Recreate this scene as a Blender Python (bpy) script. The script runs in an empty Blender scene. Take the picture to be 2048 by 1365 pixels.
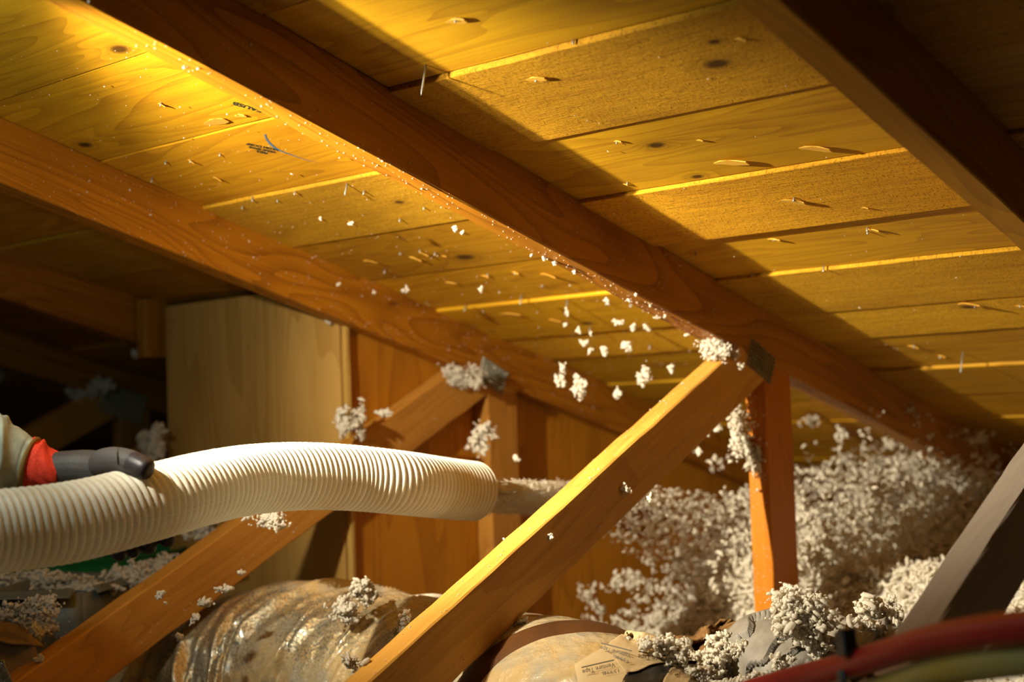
import bpy, math, random
import numpy as np
from mathutils import Vector, Matrix
sc = bpy.context.scene
COL = sc.collection
random.seed(7); rng = np.random.default_rng(7)

# ---------------------------------------------------------------- camera, world, lamps, exposure
F = 2819.0                                   # focal length in pixels of the 2048 px wide frame
YAW, PITCH, ROLL = -0.7046, 0.0562, -0.0347
ZO = 0.62                                    # camera height above the attic floor
_f = np.array([math.sin(YAW)*math.cos(PITCH), math.cos(YAW)*math.cos(PITCH), math.sin(PITCH)])
_r = np.array([math.cos(YAW), -math.sin(YAW), 0.0]); _u = np.cross(_r, _f)
RT = _r*math.cos(ROLL)+_u*math.sin(ROLL); UP = -_r*math.sin(ROLL)+_u*math.cos(ROLL); FW = _f
cam_d = bpy.data.cameras.new('camera'); cam = bpy.data.objects.new('camera', cam_d); COL.objects.link(cam)
cam_d.sensor_width = 36; cam_d.lens = F/2048*36; cam_d.clip_start = .02
cam_d.dof.use_dof = True; cam_d.dof.focus_distance = 1.78; cam_d.dof.aperture_fstop = 3.2
M = Matrix.Identity(4)
for i in range(3):
    M[i][0] = RT[i]; M[i][1] = UP[i]; M[i][2] = -FW[i]
M[2][3] = ZO
cam.matrix_world = M; sc.camera = cam
w = bpy.data.worlds.new('attic_air'); sc.world = w; w.use_nodes = True
w.node_tree.nodes['Background'].inputs[0].default_value = (.55, .45, .42, 1)
w.node_tree.nodes['Background'].inputs[1].default_value = .004
sc.view_settings.view_transform = 'Standard'; sc.view_settings.look = 'None'
sc.view_settings.gamma = 1; sc.view_settings.use_curve_mapping = False; sc.view_settings.exposure = 0.0
sc.cycles.max_bounces = 8; sc.cycles.diffuse_bounces = 4; sc.cycles.volume_bounces = 1

LAMP = np.array([-1.362, .55, .337+ZO])      # headlamp of the worker, outside the frame to the left
def lamp(name, kind, loc, col, power, radius, aim=None, angle=60, blend=.5):
    d = bpy.data.lights.new(name, kind); d.color = col; d.energy = power; d.shadow_soft_size = radius
    if kind == 'SPOT': d.spot_size = math.radians(angle); d.spot_blend = blend
    o = bpy.data.objects.new(name, d); COL.objects.link(o); o.location = loc
    if aim is not None:
        o.rotation_euler = (Vector(aim)-Vector(loc)).to_track_quat('-Z', 'Y').to_euler()
    return o
lamp('headlamp_beam', 'SPOT', LAMP, (1, .90, .70), 66, .006, (-1.17, 1.95, .10+ZO), 80, .65)
lamp('headlamp_core', 'SPOT', LAMP+np.array([.0, 0, 0]), (1, .90, .70), 185, .006, (-1.20, 1.85, -.02+ZO), 50, 1.0)
lamp('headlamp_second_diode', 'SPOT', LAMP+np.array([.030, 0, 0]), (1, .90, .70), 18, .006, (-1.33, 1.95, .03+ZO), 90, .7)
_a = bpy.data.lights.new('cool_fill', 'AREA'); _a.shape = 'RECTANGLE'; _a.size = .5; _a.size_y = .4; _a.energy = 2.2; _a.color = (.86, 1.0, .97)  # weak cool fill light added behind the camera, not a known hatch
_ao = bpy.data.objects.new('cool_fill', _a); COL.objects.link(_ao); _ao.location = (-1.75, -1.3, .60+ZO); _ao.rotation_euler = Vector((.55, 2.6, -.7)).to_track_quat('-Z', 'Y').to_euler()
lamp('headlamp_spill', 'POINT', LAMP+np.array([0, -.01, 0]), (.82, 1.0, .93), 5.2, .02)

# ---------------------------------------------------------------- pixel helpers (camera space origin, metres; ZO is added when things are finished)
def ray(px, py): return FW+RT*(px-1024)/F-UP*(py-682.5)/F
def PD(px, py, depth): return ray(px, py)*depth
def PX(px, py, x): d = ray(px, py); return d*x/d[0]
def PY(px, py, y): d = ray(px, py); return d*y/d[1]
def PZ(px, py, z): d = ray(px, py); return d*z/d[2]
SL = 0.26335; H = 0.7032                      # roof slope and distance
NR = np.array([0, math.sin(SL), math.cos(SL)]); DR = np.array([0, math.cos(SL), -math.sin(SL)])
def PR(px, py, dd=0): d = ray(px, py); return d*(H-dd)/(d@NR)
def roof(x, v, d=0): return NR*(H-d)+DR*v+np.array([x, 0, 0])
def V(P): return float(np.dot(P, DR))
HAZE = 1.7
XM = -1.194; T = .61; TH = .038; DD = .0905

# ---------------------------------------------------------------- materials
def new_mat(name):
    m = bpy.data.materials.new(name); m.use_nodes = True; nt = m.node_tree; nt.nodes.clear()
    return m, nt, nt.nodes, nt.links
def nd(nt, t, **k):
    n = nt.nodes.new(t)
    for a, b in k.items(): setattr(n, a, b)
    return n
def mth(nt, op, a, b=None, c=None):
    n = nt.nodes.new('ShaderNodeMath'); n.operation = op
    for i, v in enumerate((a, b, c)):
        if v is None: continue
        if isinstance(v, (int, float)): n.inputs[i].default_value = v
        else: nt.links.new(v, n.inputs[i])
    return n.outputs[0]
def vm(nt, op, a, b=None):
    n = nt.nodes.new('ShaderNodeVectorMath'); n.operation = op
    for i, v in enumerate((a, b)):
        if v is None: continue
        if isinstance(v, tuple): n.inputs[i].default_value = v
        else: nt.links.new(v, n.inputs[i])
    return n
def mix(nt, f, a, b):
    n = nt.nodes.new('ShaderNodeMix'); n.data_type = 'RGBA'
    if isinstance(f, (int, float)): n.inputs[0].default_value = f
    else: nt.links.new(f, n.inputs[0])
    for i, v in ((6, a), (7, b)):
        if isinstance(v, tuple): n.inputs[i].default_value = (*v[:3], 1)
        else: nt.links.new(v, n.inputs[i])
    return n.outputs[2]
def noise(nt, vec, scale, detail=3, rough=.5, dist=0):
    n = nt.nodes.new('ShaderNodeTexNoise'); n.inputs['Scale'].default_value = scale
    n.inputs['Detail'].default_value = detail; n.inputs['Roughness'].default_value = rough; n.inputs['Distortion'].default_value = dist
    if vec is not None: nt.links.new(vec, n.inputs['Vector'])
    return n.outputs['Fac']
def rng_map(nt, v, a, b, c=0., d=1.):
    n = nt.nodes.new('ShaderNodeMapRange'); nt.links.new(v, n.inputs[0])
    for i, k in enumerate((a, b, c, d)): n.inputs[i+1].default_value = k
    return n.outputs[0]
def principled(nt, col, rough, bump=None, bstr=.3, bdist=.001, spec=.3, metal=0., coat=0., coatr=.1, trans=None):
    b = nt.nodes.new('ShaderNodeBsdfPrincipled')
    for k, v in (('Base Color', col), ('Roughness', rough), ('Metallic', metal), ('Specular IOR Level', spec), ('Coat Weight', coat), ('Coat Roughness', coatr)):
        if isinstance(v, tuple): b.inputs[k].default_value = (*v[:3], 1)
        elif isinstance(v, (int, float)): b.inputs[k].default_value = v
        else: nt.links.new(v, b.inputs[k])
    if bump is not None:
        bp = nt.nodes.new('ShaderNodeBump'); bp.inputs['Strength'].default_value = bstr; bp.inputs['Distance'].default_value = bdist
        nt.links.new(bump, bp.inputs['Height']); nt.links.new(bp.outputs[0], b.inputs['Normal'])
    o = nt.nodes.new('ShaderNodeOutputMaterial'); nt.links.new(b.outputs[0], o.inputs[0])
    return b

def wood(name, base, dark, ring=.45, fib=.35, saw=0., rough=.62, rs=1.0, spec=.25, stain=.25, axis_z=False):
    """board timber: local X is the length; object properties knot_a / knot_b = (x, y, radius) place knots"""
    m, nt, N, L = new_mat(name)
    tc = nd(nt, 'ShaderNodeTexCoord'); oi = nd(nt, 'ShaderNodeObjectInfo')
    p = tc.outputs['Object']
    off = vm(nt, 'SCALE', (11.3, 7.7, 5.1)); L.new(oi.outputs['Random'], off.inputs['Scale'])
    pv = vm(nt, 'ADD', p, None); L.new(off.outputs[0], pv.inputs[1]); pv = pv.outputs[0]
    kn = None; warp = None
    for k in ('knot_a', 'knot_b'):
        at = nd(nt, 'ShaderNodeAttribute', attribute_type='OBJECT', attribute_name=k)
        s = nd(nt, 'ShaderNodeSeparateXYZ'); L.new(at.outputs['Vector'], s.inputs[0])
        sp = nd(nt, 'ShaderNodeSeparateXYZ'); L.new(p, sp.inputs[0])
        r = mth(nt, 'MAXIMUM', s.outputs[2], .0003)
        dx = mth(nt, 'DIVIDE', mth(nt, 'MULTIPLY', mth(nt, 'SUBTRACT', sp.outputs[0], s.outputs[0]), .62), r)
        dy = mth(nt, 'DIVIDE', mth(nt, 'SUBTRACT', sp.outputs[1], s.outputs[1]), r)
        d = mth(nt, 'SQRT', mth(nt, 'ADD', mth(nt, 'MULTIPLY', dx, dx), mth(nt, 'MULTIPLY', dy, dy)))
        a = mth(nt, 'ADD', mth(nt, 'MULTIPLY', rng_map(nt, d, .5, 1.15, 1, 0), .75), mth(nt, 'MULTIPLY', rng_map(nt, d, .8, 2.6, 1, 0), .25))
        wq = mth(nt, 'DIVIDE', 4.5, mth(nt, 'ADD', mth(nt, 'MULTIPLY', d, d), 1.2))
        kn = a if kn is None else mth(nt, 'MAXIMUM', kn, a)
        warp = wq if warp is None else mth(nt, 'ADD', warp, wq)
    mp = vm(nt, 'MULTIPLY', pv, (1.1*rs, 9*rs, 9*rs)).outputs[0]
    big = noise(nt, mp, 1.0, 2, .5, .6)
    ph = mth(nt, 'ADD', mth(nt, 'MULTIPLY', big, 15), warp)
    rings = mth(nt, 'POWER', mth(nt, 'FRACT', ph), 2.2)
    rings = mth(nt, 'MULTIPLY', rings, ring)
    fb = noise(nt, vm(nt, 'MULTIPLY', pv, (6, 260, 260)).outputs[0], 1.0, 3, .6)
    fbm = mth(nt, 'MULTIPLY', rng_map(nt, fb, .35, .75), fib)
    patch = noise(nt, vm(nt, 'MULTIPLY', pv, (3, 9, 9)).outputs[0], 1.0, 3, .6)
    f = mth(nt, 'MINIMUM', mth(nt, 'ADD', mth(nt, 'ADD', rings, fbm), mth(nt, 'MULTIPLY', rng_map(nt, patch, .45, .8), stain)), 1.0)
    col = mix(nt, f, base, dark)
    var = mth(nt, 'ADD', .76, mth(nt, 'MULTIPLY', oi.outputs['Random'], .40))
    hsv = nd(nt, 'ShaderNodeHueSaturation'); L.new(var, hsv.inputs['Value']); L.new(col, hsv.inputs['Color']); L.new(mth(nt, 'ADD', .4945, mth(nt, 'MULTIPLY', mth(nt, 'FRACT', mth(nt, 'MULTIPLY', oi.outputs['Random'], 7.31)), .011)), hsv.inputs['Hue'])
    kd = tuple(c*.22 for c in dark)
    col = mix(nt, kn, hsv.outputs[0], kd)
    h = mth(nt, 'ADD', mth(nt, 'MULTIPLY', fb, .5), mth(nt, 'MULTIPLY', rings, -.5))
    if saw:
        sw = noise(nt, vm(nt, 'MULTIPLY', pv, (420, 150, 150)).outputs[0], 1.0, 4, .75)
        sw2 = noise(nt, vm(nt, 'MULTIPLY', pv, (60, 420, 420)).outputs[0], 1.0, 3, .7)
        h = mth(nt, 'ADD', h, mth(nt, 'MULTIPLY', mth(nt, 'ADD', sw, sw2), saw))
        pit = rng_map(nt, sw, .52, .66)
        col = mix(nt, mth(nt, 'MULTIPLY', pit, .8), col, tuple(c*.45 for c in dark))
    principled(nt, col, rough, h, .55 if saw else .35, .0016 if saw else .0007, spec)
    return m
SHEATH = wood('deck_board_smooth', (.66, .335, .008), (.32, .125, .003), .42, .32, stain=.6)
SHEATHR = wood('deck_board_rough_sawn', (.80, .41, .014), (.38, .155, .004), .25, .40, saw=2.2, rough=.75, stain=.4)
RAFT = wood('rafter_timber', (.42, .158, .004), (.16, .048, .0012), .50, .35, rough=.5, spec=.35)
RAFTN = wood('near_rafter_timber', (.62, .30, .006), (.30, .12, .002), .35, .3)
WEBW = wood('web_timber', (.52, .24, .035), (.28, .10, .010), .35, .3, rough=.6)
WEBF = wood('pale_web_timber', (.60, .31, .05), (.30, .12, .012), .30, .35, rough=.6)
WEBG = wood('grey_timber', (.56, .47, .37), (.36, .28, .20), .2, .25, rough=.65)
POSTW = wood('post_timber', (.52, .18, .004), (.26, .07, .002), .3, .25, rough=.45)
DARKW = wood('old_dark_timber', (.20, .085, .02), (.09, .035, .01), .4, .3)
PLYW = wood('plywood_face', (.60, .24, .010), (.32, .10, .003), .45, .22, rs=.55, stain=.5)
PLYG = wood('plywood_pale', (.46, .27, .065), (.30, .155, .025), .5, .25, rs=.5, stain=.5)
SPL = wood('torn_splinter', (.78, .42, .05), (.5, .22, .02), .1, .3)

def simple(name, col, rough=.6, spec=.3, metal=0., ns=0, nb=0., nd_=.001, dark=None, coat=0.):
    m, nt, N, L = new_mat(name); c = col; h = None
    if ns:
        tc = nd(nt, 'ShaderNodeTexCoord'); f = noise(nt, tc.outputs['Object'], ns, 4, .6); h = f
        c = mix(nt, rng_map(nt, f, .35, .7), col, dark or tuple(x*.6 for x in col))
    principled(nt, c, rough, h if nb else None, nb, nd_, spec, metal, coat)
    return m
def fluffmat(name, col, tr=.3):
    m, nt, N, L = new_mat(name)
    a = nd(nt, 'ShaderNodeBsdfDiffuse'); b = nd(nt, 'ShaderNodeBsdfTranslucent'); mx = nd(nt, 'ShaderNodeMixShader'); o = nd(nt, 'ShaderNodeOutputMaterial')
    a.inputs[0].default_value = (*col, 1); b.inputs[0].default_value = (*col, 1); mx.inputs[0].default_value = tr
    L.new(a.outputs[0], mx.inputs[1]); L.new(b.outputs[0], mx.inputs[2]); L.new(mx.outputs[0], o.inputs[0])
    return m
FLUFF = fluffmat('loose_fill_fibre', (.93, .87, .74), .55)
STEEL = simple('galvanised_steel', (.30, .30, .21), .5, .4, 0., 60, .3, .0005)
NAILM = simple('nail_steel', (.38, .37, .33), .4, .5, .7)
FELT = simple('roof_felt', (.03, .02, .015), .9)
INK = simple('stamp_ink', (.03, .035, .012), .8)
BLUE = simple('blue_chalk', (.10, .19, .34), .8, .2, 0, 400, .0)
GLOVE = simple('grey_coated_knit', (.050, .047, .046), .6, .35, 0, 500, .35, .0006)
GLOVEK = simple('dark_palm_coating', (.022, .018, .022), .45, .35, 0, 200, .25, .0006)
CUFF = simple('red_knit', (.72, .055, .025), .8, .2, 0, 400, .3, .0005)
SLEEVE = simple('grey_green_sweatshirt', (.36, .40, .33), .85, .2, 0, 60, .4, .002)
BAND = simple('olive_piping', (.20, .12, .03), .8)
PEXR = simple('red_pipe', (.42, .012, .015), .35, .45)
PEXY = simple('yellow_green_pipe', (.42, .40, .14), .35, .45, 0, 9, 0, .001, (.46, .33, .02))
TIE = simple('dark_tie_plastic', (.03, .05, .05), .3, .5)
BIN = simple('grey_sheet_metal', (.15, .165, .145), .5, .4, .2, 14, .2, .002)
GREEN = simple('green_plastic', (.02, .26, .07), .4, .4, 0, 9, .2, .003)
CARD = simple('tan_cardboard', (.25, .16, .07), .75, .2, 0, 25, .3, .002)
KRAFT = simple('brown_kraft', (.20, .10, .03), .8, .2, 0, 30, .5, .003)
TAPE = simple('beige_tape_liner', (.62, .47, .25), .55, .3, 0, 14, .25, .002, (.52, .36, .17))
TAPEI = simple('tape_ink', (.16, .14, .11), .7)
STRAP = simple('brown_strap', (.10, .038, .010), .4, .4, 0, 18, .5, .003, (.05, .02, .008))
GREYDUCT = simple('grey_jacket', (.27, .24, .19), .5, .4, 0, 35, .4, .002, (.16, .14, .11))
BLACKF = simple('black_torn_foil', (.03, .032, .028), .25, .6, .3, 30, .5, .003)
CABLE = simple('white_cable', (.62, .50, .36), .5)

def hosemat():
    m, nt, N, L = new_mat('cream_hose_plastic')
    tc = nd(nt, 'ShaderNodeTexCoord'); uv = tc.outputs['UV']
    n1 = noise(nt, tc.outputs['Object'], 9, 4, .6); n2 = noise(nt, vm(nt, 'MULTIPLY', uv, (4, 260, 1)).outputs[0], 1, 2, .6)
    at = nd(nt, 'ShaderNodeAttribute', attribute_name='groove')
    g = at.outputs['Fac']
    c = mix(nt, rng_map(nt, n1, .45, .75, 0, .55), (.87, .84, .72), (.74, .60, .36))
    groove_tint = mth(nt, 'MULTIPLY', mth(nt, 'MULTIPLY', g, rng_map(nt, n2, .38, .75)), .9)  # browner, uneven tint along the grooves
    c = mix(nt, groove_tint, c, (.36, .21, .07))
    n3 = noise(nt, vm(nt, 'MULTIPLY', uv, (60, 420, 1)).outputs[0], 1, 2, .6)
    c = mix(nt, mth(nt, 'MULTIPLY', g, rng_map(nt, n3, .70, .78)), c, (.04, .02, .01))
    b = principled(nt, c, .42, None, spec=.4)
    tr = nd(nt, 'ShaderNodeBsdfTranslucent'); L.new(c, tr.inputs[0]); mx = nd(nt, 'ShaderNodeMixShader'); mx.inputs[0].default_value = .38
    L.new(b.outputs[0], mx.inputs[1]); L.new(tr.outputs[0], mx.inputs[2]); L.new(mx.outputs[0], [n_ for n_ in N if n_.type == 'OUTPUT_MATERIAL'][0].inputs[0])
    return m
HOSE = hosemat()
def foilmat():
    m, nt, N, L = new_mat('dusty_foil_jacket')
    tc = nd(nt, 'ShaderNodeTexCoord'); ob = tc.outputs['Object']
    n1 = noise(nt, ob, 14, 4, .6, .4); n2 = noise(nt, ob, 260, 4, .8); n3 = noise(nt, ob, 5, 3, .6)
    vo = nd(nt, 'ShaderNodeTexVoronoi'); vo.inputs['Scale'].default_value = 60; L.new(ob, vo.inputs['Vector'])
    c = mix(nt, rng_map(nt, n1, .40, .62), (.56, .39, .17), (.42, .37, .26))
    c = mix(nt, mth(nt, 'MULTIPLY', rng_map(nt, n2, .50, .56), rng_map(nt, n3, .40, .54)), c, (.17, .17, .13))
    metal = rng_map(nt, n3, .46, .60, .05, .6)
    h = mth(nt, 'ADD', mth(nt, 'MULTIPLY', vo.outputs['Distance'], .6), mth(nt, 'MULTIPLY', noise(nt, ob, 45, 5, .65), 1.3))
    ro = rng_map(nt, n1, .4, .7, .42, .22)
    principled(nt, c, ro, h, .7, .0045, .5, metal, .9, .09)
    return m
FOIL = foilmat()

# ---------------------------------------------------------------- object helpers
def link(name, me, mat=None, parent=None, kind=None, label=None, cat=None, group=None, mats=None, smooth=False):
    o = bpy.data.objects.new(name, me); COL.objects.link(o)
    for mm in (mats or ([mat] if mat else [])): me.materials.append(mm)
    if smooth and len(me.polygons): me.polygons.foreach_set('use_smooth', np.ones(len(me.polygons), bool))
    if parent is not None: o.parent = parent; o.matrix_parent_inverse = wm(parent).inverted()
    tag(o, label, cat, group, kind)
    return o
def wm(o):
    return o.matrix_basis.copy() if o.parent is None else wm(o.parent) @ o.matrix_parent_inverse @ o.matrix_basis
def tag(o, label=None, cat=None, group=None, kind=None):
    if label: o['label'] = label
    if cat: o['category'] = cat
    if group: o['group'] = group
    if kind: o['kind'] = kind
    return o
def empty(name, loc, **k):
    o = bpy.data.objects.new(name, None); COL.objects.link(o); o.location = loc; o.empty_display_size = .05
    return tag(o, **k)
def mesh(vs, fs, name='m'):
    me = bpy.data.meshes.new(name); me.from_pydata([tuple(map(float, v)) for v in vs], [], fs); me.update(); return me
def place(o, origin, ax, ay, az):
    """set world matrix from origin and axes (parents are unrotated empties)"""
    Mx = Matrix.Identity(4)
    for i in range(3):
        Mx[i][0] = ax[i]; Mx[i][1] = ay[i]; Mx[i][2] = az[i]; Mx[i][3] = origin[i]
    o.matrix_basis = Mx
    return o
def unit(v): v = np.array(v, float); return v/np.linalg.norm(v)
def board_mesh(L, W, D, ch=.0015, n=10, wob=.0006, cutL=0., cutR=0., seed=0, warp=0.):
    """local box 0..L, -W/2..W/2, -D/2..D/2 with worn edges; cutL / cutR shear the ends along X per unit of Y"""
    rr = np.random.default_rng(seed)
    w2, d2 = W/2, D/2
    ring = [(-w2+ch, -d2), (w2-ch, -d2), (w2, -d2+ch), (w2, d2-ch), (w2-ch, d2), (-w2+ch, d2), (-w2, d2-ch), (-w2, -d2+ch)]
    vs = []; fs = []
    for i in range(n+1):
        t = i/n; jy, jz = rr.normal(0, wob, 2)
        for (y, z) in ring:
            x = L*t + (cutL*y*(1-t) + cutR*y*t)
            vs.append((x, y+jy*(1 if y > 0 else .5)+rr.normal(0, wob*.4), z+warp*math.sin(math.pi*t)+rr.normal(0, wob*.3)))
    for i in range(n):
        for k in range(8):
            a = i*8+k; b = i*8+(k+1) % 8; fs.append((a, a+8, b+8, b))
    fs.append(tuple(range(8))); fs.append(tuple(reversed([n*8+k for k in range(8)])))
    return mesh(vs, fs)
def board(name, A, B, W, D, face_up, mat, parent=None, **k):
    """board from A to B; W measured along face_up x length, D (thickness) along face normal fn"""
    kw = {q: k.pop(q) for q in list(k) if q in ('ch', 'n', 'wob', 'cutL', 'cutR', 'seed', 'warp')}
    A = np.array(A, float); B = np.array(B, float); ax = unit(B-A); az = unit(np.array(face_up, float)-ax*np.dot(ax, face_up)); ay = np.cross(az, ax)
    me = board_mesh(float(np.linalg.norm(B-A)), W, D, **kw)
    o = link(name, me, mat, parent, **k); place(o, A, ax, ay, az); return o

def worms(P, size, dirs=None, elong=(1.2, 3.0), flat=.6, seed=1):
    """many small bent nubs (24 triangles each) as one vertex / face array"""
    r = np.random.default_rng(seed); n = len(P); size = np.broadcast_to(size, (n,)).astype(float)
    if dirs is None: a = r.normal(size=(n, 3))
    else: a = np.broadcast_to(dirs, (n, 3))+r.normal(0, .06 if elong[0] > 5 else .14, (n, 3))
    a = a/np.linalg.norm(a, axis=1)[:, None]
    b = np.cross(a, r.normal(size=(n, 3))); b /= np.linalg.norm(b, axis=1)[:, None]; c = np.cross(a, b)
    el = r.uniform(*elong, n); Lh = size*el/2; R = size*.5
    vs = np.empty((n, 14, 3)); bend = r.uniform(-.6, .6, n)*Lh
    st = [-.65, 0, .6]; rad = [.75, 1.0, .7]
    vs[:, 0] = P-a*Lh[:, None]+b*(bend*.9)[:, None]; vs[:, 13] = P+a*Lh[:, None]+b*(bend*.9)[:, None]
    for i in range(3):
        cen = P+a*(Lh*st[i])[:, None]+b*(bend*st[i]**2)[:, None]; rr = R*rad[i]*r.uniform(.75, 1.25, n)
        for k in range(4):
            an = k*math.pi/2+i*.5
            vs[:, 1+i*4+k] = cen+b*(rr*math.cos(an))[:, None]+c*(rr*flat*math.sin(an))[:, None]
    f = []
    for k in range(4):
        k2 = (k+1) % 4
        f.append((0, 1+k2, 1+k)); f.append((13, 9+k, 9+k2))
        for i in range(2):
            q = 1+i*4; f.append((q+k, q+k2, q+4+k2)); f.append((q+k, q+4+k2, q+4+k))
    f = np.array(f)
    F_ = (f[None]+(np.arange(n)*14)[:, None, None]).reshape(-1, 3)
    return vs.reshape(-1, 3), F_
def tri_mesh(vs, fs, name='flakes'):
    me = bpy.data.meshes.new(name); me.vertices.add(len(vs)); me.vertices.foreach_set('co', np.asarray(vs, np.float32).ravel())
    me.loops.add(len(fs)*3); me.loops.foreach_set('vertex_index', np.asarray(fs, np.int32).ravel())
    me.polygons.add(len(fs)); me.polygons.foreach_set('loop_start', np.arange(len(fs), dtype=np.int32)*3)
    me.polygons.foreach_set('use_smooth', np.ones(len(fs), bool)); me.update(calc_edges=True); me.validate(); return me

def grid_mesh(P, closed_v=False, uv=None):
    """P: (nu, nv, 3) array -> quads; closed_v wraps v"""
    nu, nv = P.shape[:2]; fs = []
    ii = np.arange(nu-1)[:, None]; jj = np.arange(nv if closed_v else nv-1)[None]
    j2 = (jj+1) % nv
    q = np.stack([(ii*nv+jj), (ii*nv+j2), ((ii+1)*nv+j2), ((ii+1)*nv+jj)], -1).reshape(-1, 4)
    me = bpy.data.meshes.new('g'); me.vertices.add(nu*nv); me.vertices.foreach_set('co', P.reshape(-1, 3).astype(np.float32).ravel())
    me.loops.add(len(q)*4); me.loops.foreach_set('vertex_index', q.astype(np.int32).ravel())
    me.polygons.add(len(q)); me.polygons.foreach_set('loop_start', np.arange(len(q), dtype=np.int32)*4)
    me.polygons.foreach_set('use_smooth', np.ones(len(q), bool)); me.update(calc_edges=True)
    if uv:
        l = me.uv_layers.new(name='UVMap'); U = (q//nv)/nu; Vv = (q % nv)/nv
        l.data.foreach_set('uv', np.stack([U, Vv], -1).astype(np.float32).ravel())
    return me
def spline(pts, n):
    """Catmull-Rom resampled evenly to n points"""
    p = np.array(pts, float); p = np.vstack([2*p[0]-p[1], p, 2*p[-1]-p[-2]]); out = []
    for i in range(1, len(p)-2):
        for t in np.linspace(0, 1, 40, endpoint=False):
            a, b, c, d = p[i-1:i+3]
            out.append(.5*((2*b)+(-a+c)*t+(2*a-5*b+4*c-d)*t*t+(-a+3*b-3*c+d)*t**3))
    out.append(p[-2]); out = np.array(out); s = np.r_[0, np.cumsum(np.linalg.norm(np.diff(out[:, :3], axis=0), axis=1))]
    return np.stack([np.interp(np.linspace(0, s[-1], n), s, out[:, k]) for k in range(out.shape[1])], 1), s[-1]
def frames(C, up=(0, 0, 1)):
    tn = np.gradient(C, axis=0); tn /= np.linalg.norm(tn, axis=1)[:, None]
    s = np.cross(tn, np.array(up, float)); s /= np.linalg.norm(s, axis=1)[:, None]; u = np.cross(s, tn)
    return tn, s, u
def tube(C, R, nv=16, up=(0, 0, 1), cap=True):
    C = np.array(C, float); R = np.broadcast_to(np.array(R, float), (len(C),)); tn, s, u = frames(C, up)
    th = np.linspace(0, 2*math.pi, nv, endpoint=False)
    P = C[:, None]+R[:, None, None]*(np.cos(th)[None, :, None]*s[:, None]+np.sin(th)[None, :, None]*u[:, None])
    if cap: P = np.concatenate([np.repeat(C[:1, None], nv, 1), P, np.repeat(C[-1:, None], nv, 1)], 0)
    return P

# ---------------------------------------------------------------- roof deck: ceiling > plank > nail / splinter
ceil_o = link('ceiling', mesh([roof(x, v, d) for x in (-5.2, 1.6) for v in (-1.2, 4.6) for d in (-.045, -.035)],
              [(0, 2, 3, 1), (4, 5, 7, 6), (0, 1, 5, 4), (2, 6, 7, 3), (1, 3, 7, 5), (0, 4, 6, 2)]), FELT, kind='structure')
seams = [-1.2, -.99, -.80, -.61, -.42, -.23, -.04, .15, .36, .55, .655, .8457, 1.0466, 1.2374, 1.4268, 1.6138, 1.7868, 1.9788, 2.135, 2.3317, 2.515, 2.692, 2.88, 3.065, 3.25, 3.44, 3.63, 3.82, 4.01, 4.2, 4.39, 4.58]
# how far each board stands proud of the deck (mm), for the boards left / right of the main truss
proudL = {.655: 2.5, .8457: 0., 1.0466: 0.6, 1.2374: 5.5, 1.4268: 3.0, 1.6138: 1.5, 1.7868: 7.0, 1.9788: 3.0, 2.135: 0, 2.3317: 4}
proudR = {.655: 3., .8457: 0.5, 1.0466: 6.5, 1.2374: 2.5, 1.4268: 7.5, 1.6138: 0.3, 1.7868: 5.5, 1.9788: 3.4, 2.135: 0., 2.3317: 5.5, 2.515: 3.5, 2.692: 6}
roughL = {1.2374, 1.9788}; roughR = {1.0466, 1.4268, 1.7868, 1.9788}
planks = {}
XS = XM-TH/2
for i in range(len(seams)-1):
    v0, v1 = seams[i], seams[i+1]
    for side, (xa, xb) in enumerate(((XS-2.44, XS), (XS, XS+2.44))):
        if side == 0: segs = [(xa, xb)] if True else []
        else: segs = [(xa, xb)]
        if side == 0 and i % 2: segs = [(XS-4*T, XS-T*0)]
        for (x0, x1) in segs:
            pr = (proudL if side == 0 else proudR).get(v0, random.uniform(0, 5))*.001
            gap = .0016
            rough_ = v0 in (roughL if side == 0 else roughR)
            A = roof(x0+.0008, (v0+v1)/2, pr-.011); B = roof(x1-.0008, (v0+v1)/2, pr-.011)
            o = board('plank', A, B, (v1-v0)-gap, .022, -NR, SHEATHR if rough_ else SHEATH, ceil_o, ch=.0018 if not rough_ else .001, n=36, wob=.0005, seed=i*2+side)
            planks[(round(v0, 4), side)] = (o, A, pr)
    # far bay beyond the butt joints on the left
    A = roof(XS-4*T-1.6, (v0+v1)/2, -.009); B = roof(XS-4*T-.0008, (v0+v1)/2, -.009)
    board('plank', A, B, (v1-v0)-.0016, .022, -NR, SHEATH, ceil_o, n=6, seed=900+i)
def plank_at(x, v):
    side = 0 if x < XS else 1
    v0 = max(s for s in seams if s <= v); return planks[(round(v0, 4), side)]
def knot(px, py, r, slot='knot_a'):
    P = PR(px, py); o, A, pr = plank_at(P[0], V(P))
    az = -NR; ax = np.array([1., 0, 0]); ay = np.cross(az, ax)
    o[slot] = [float(P[0]-A[0]), float(np.dot(P-A, ay)), r]
for a in [(1313, 287, .0085), (1435, 117, .011), (1430, 72, .005, 'knot_b'), (930, 511, .013), (360, 212, .012), (240, 95, .011), (170, 290, .009),
          (1940, 610, .010), (800, 398, .006), (1395, 350, .006, 'knot_b'), (1175, 640, .008)]:
    knot(*a)

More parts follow.
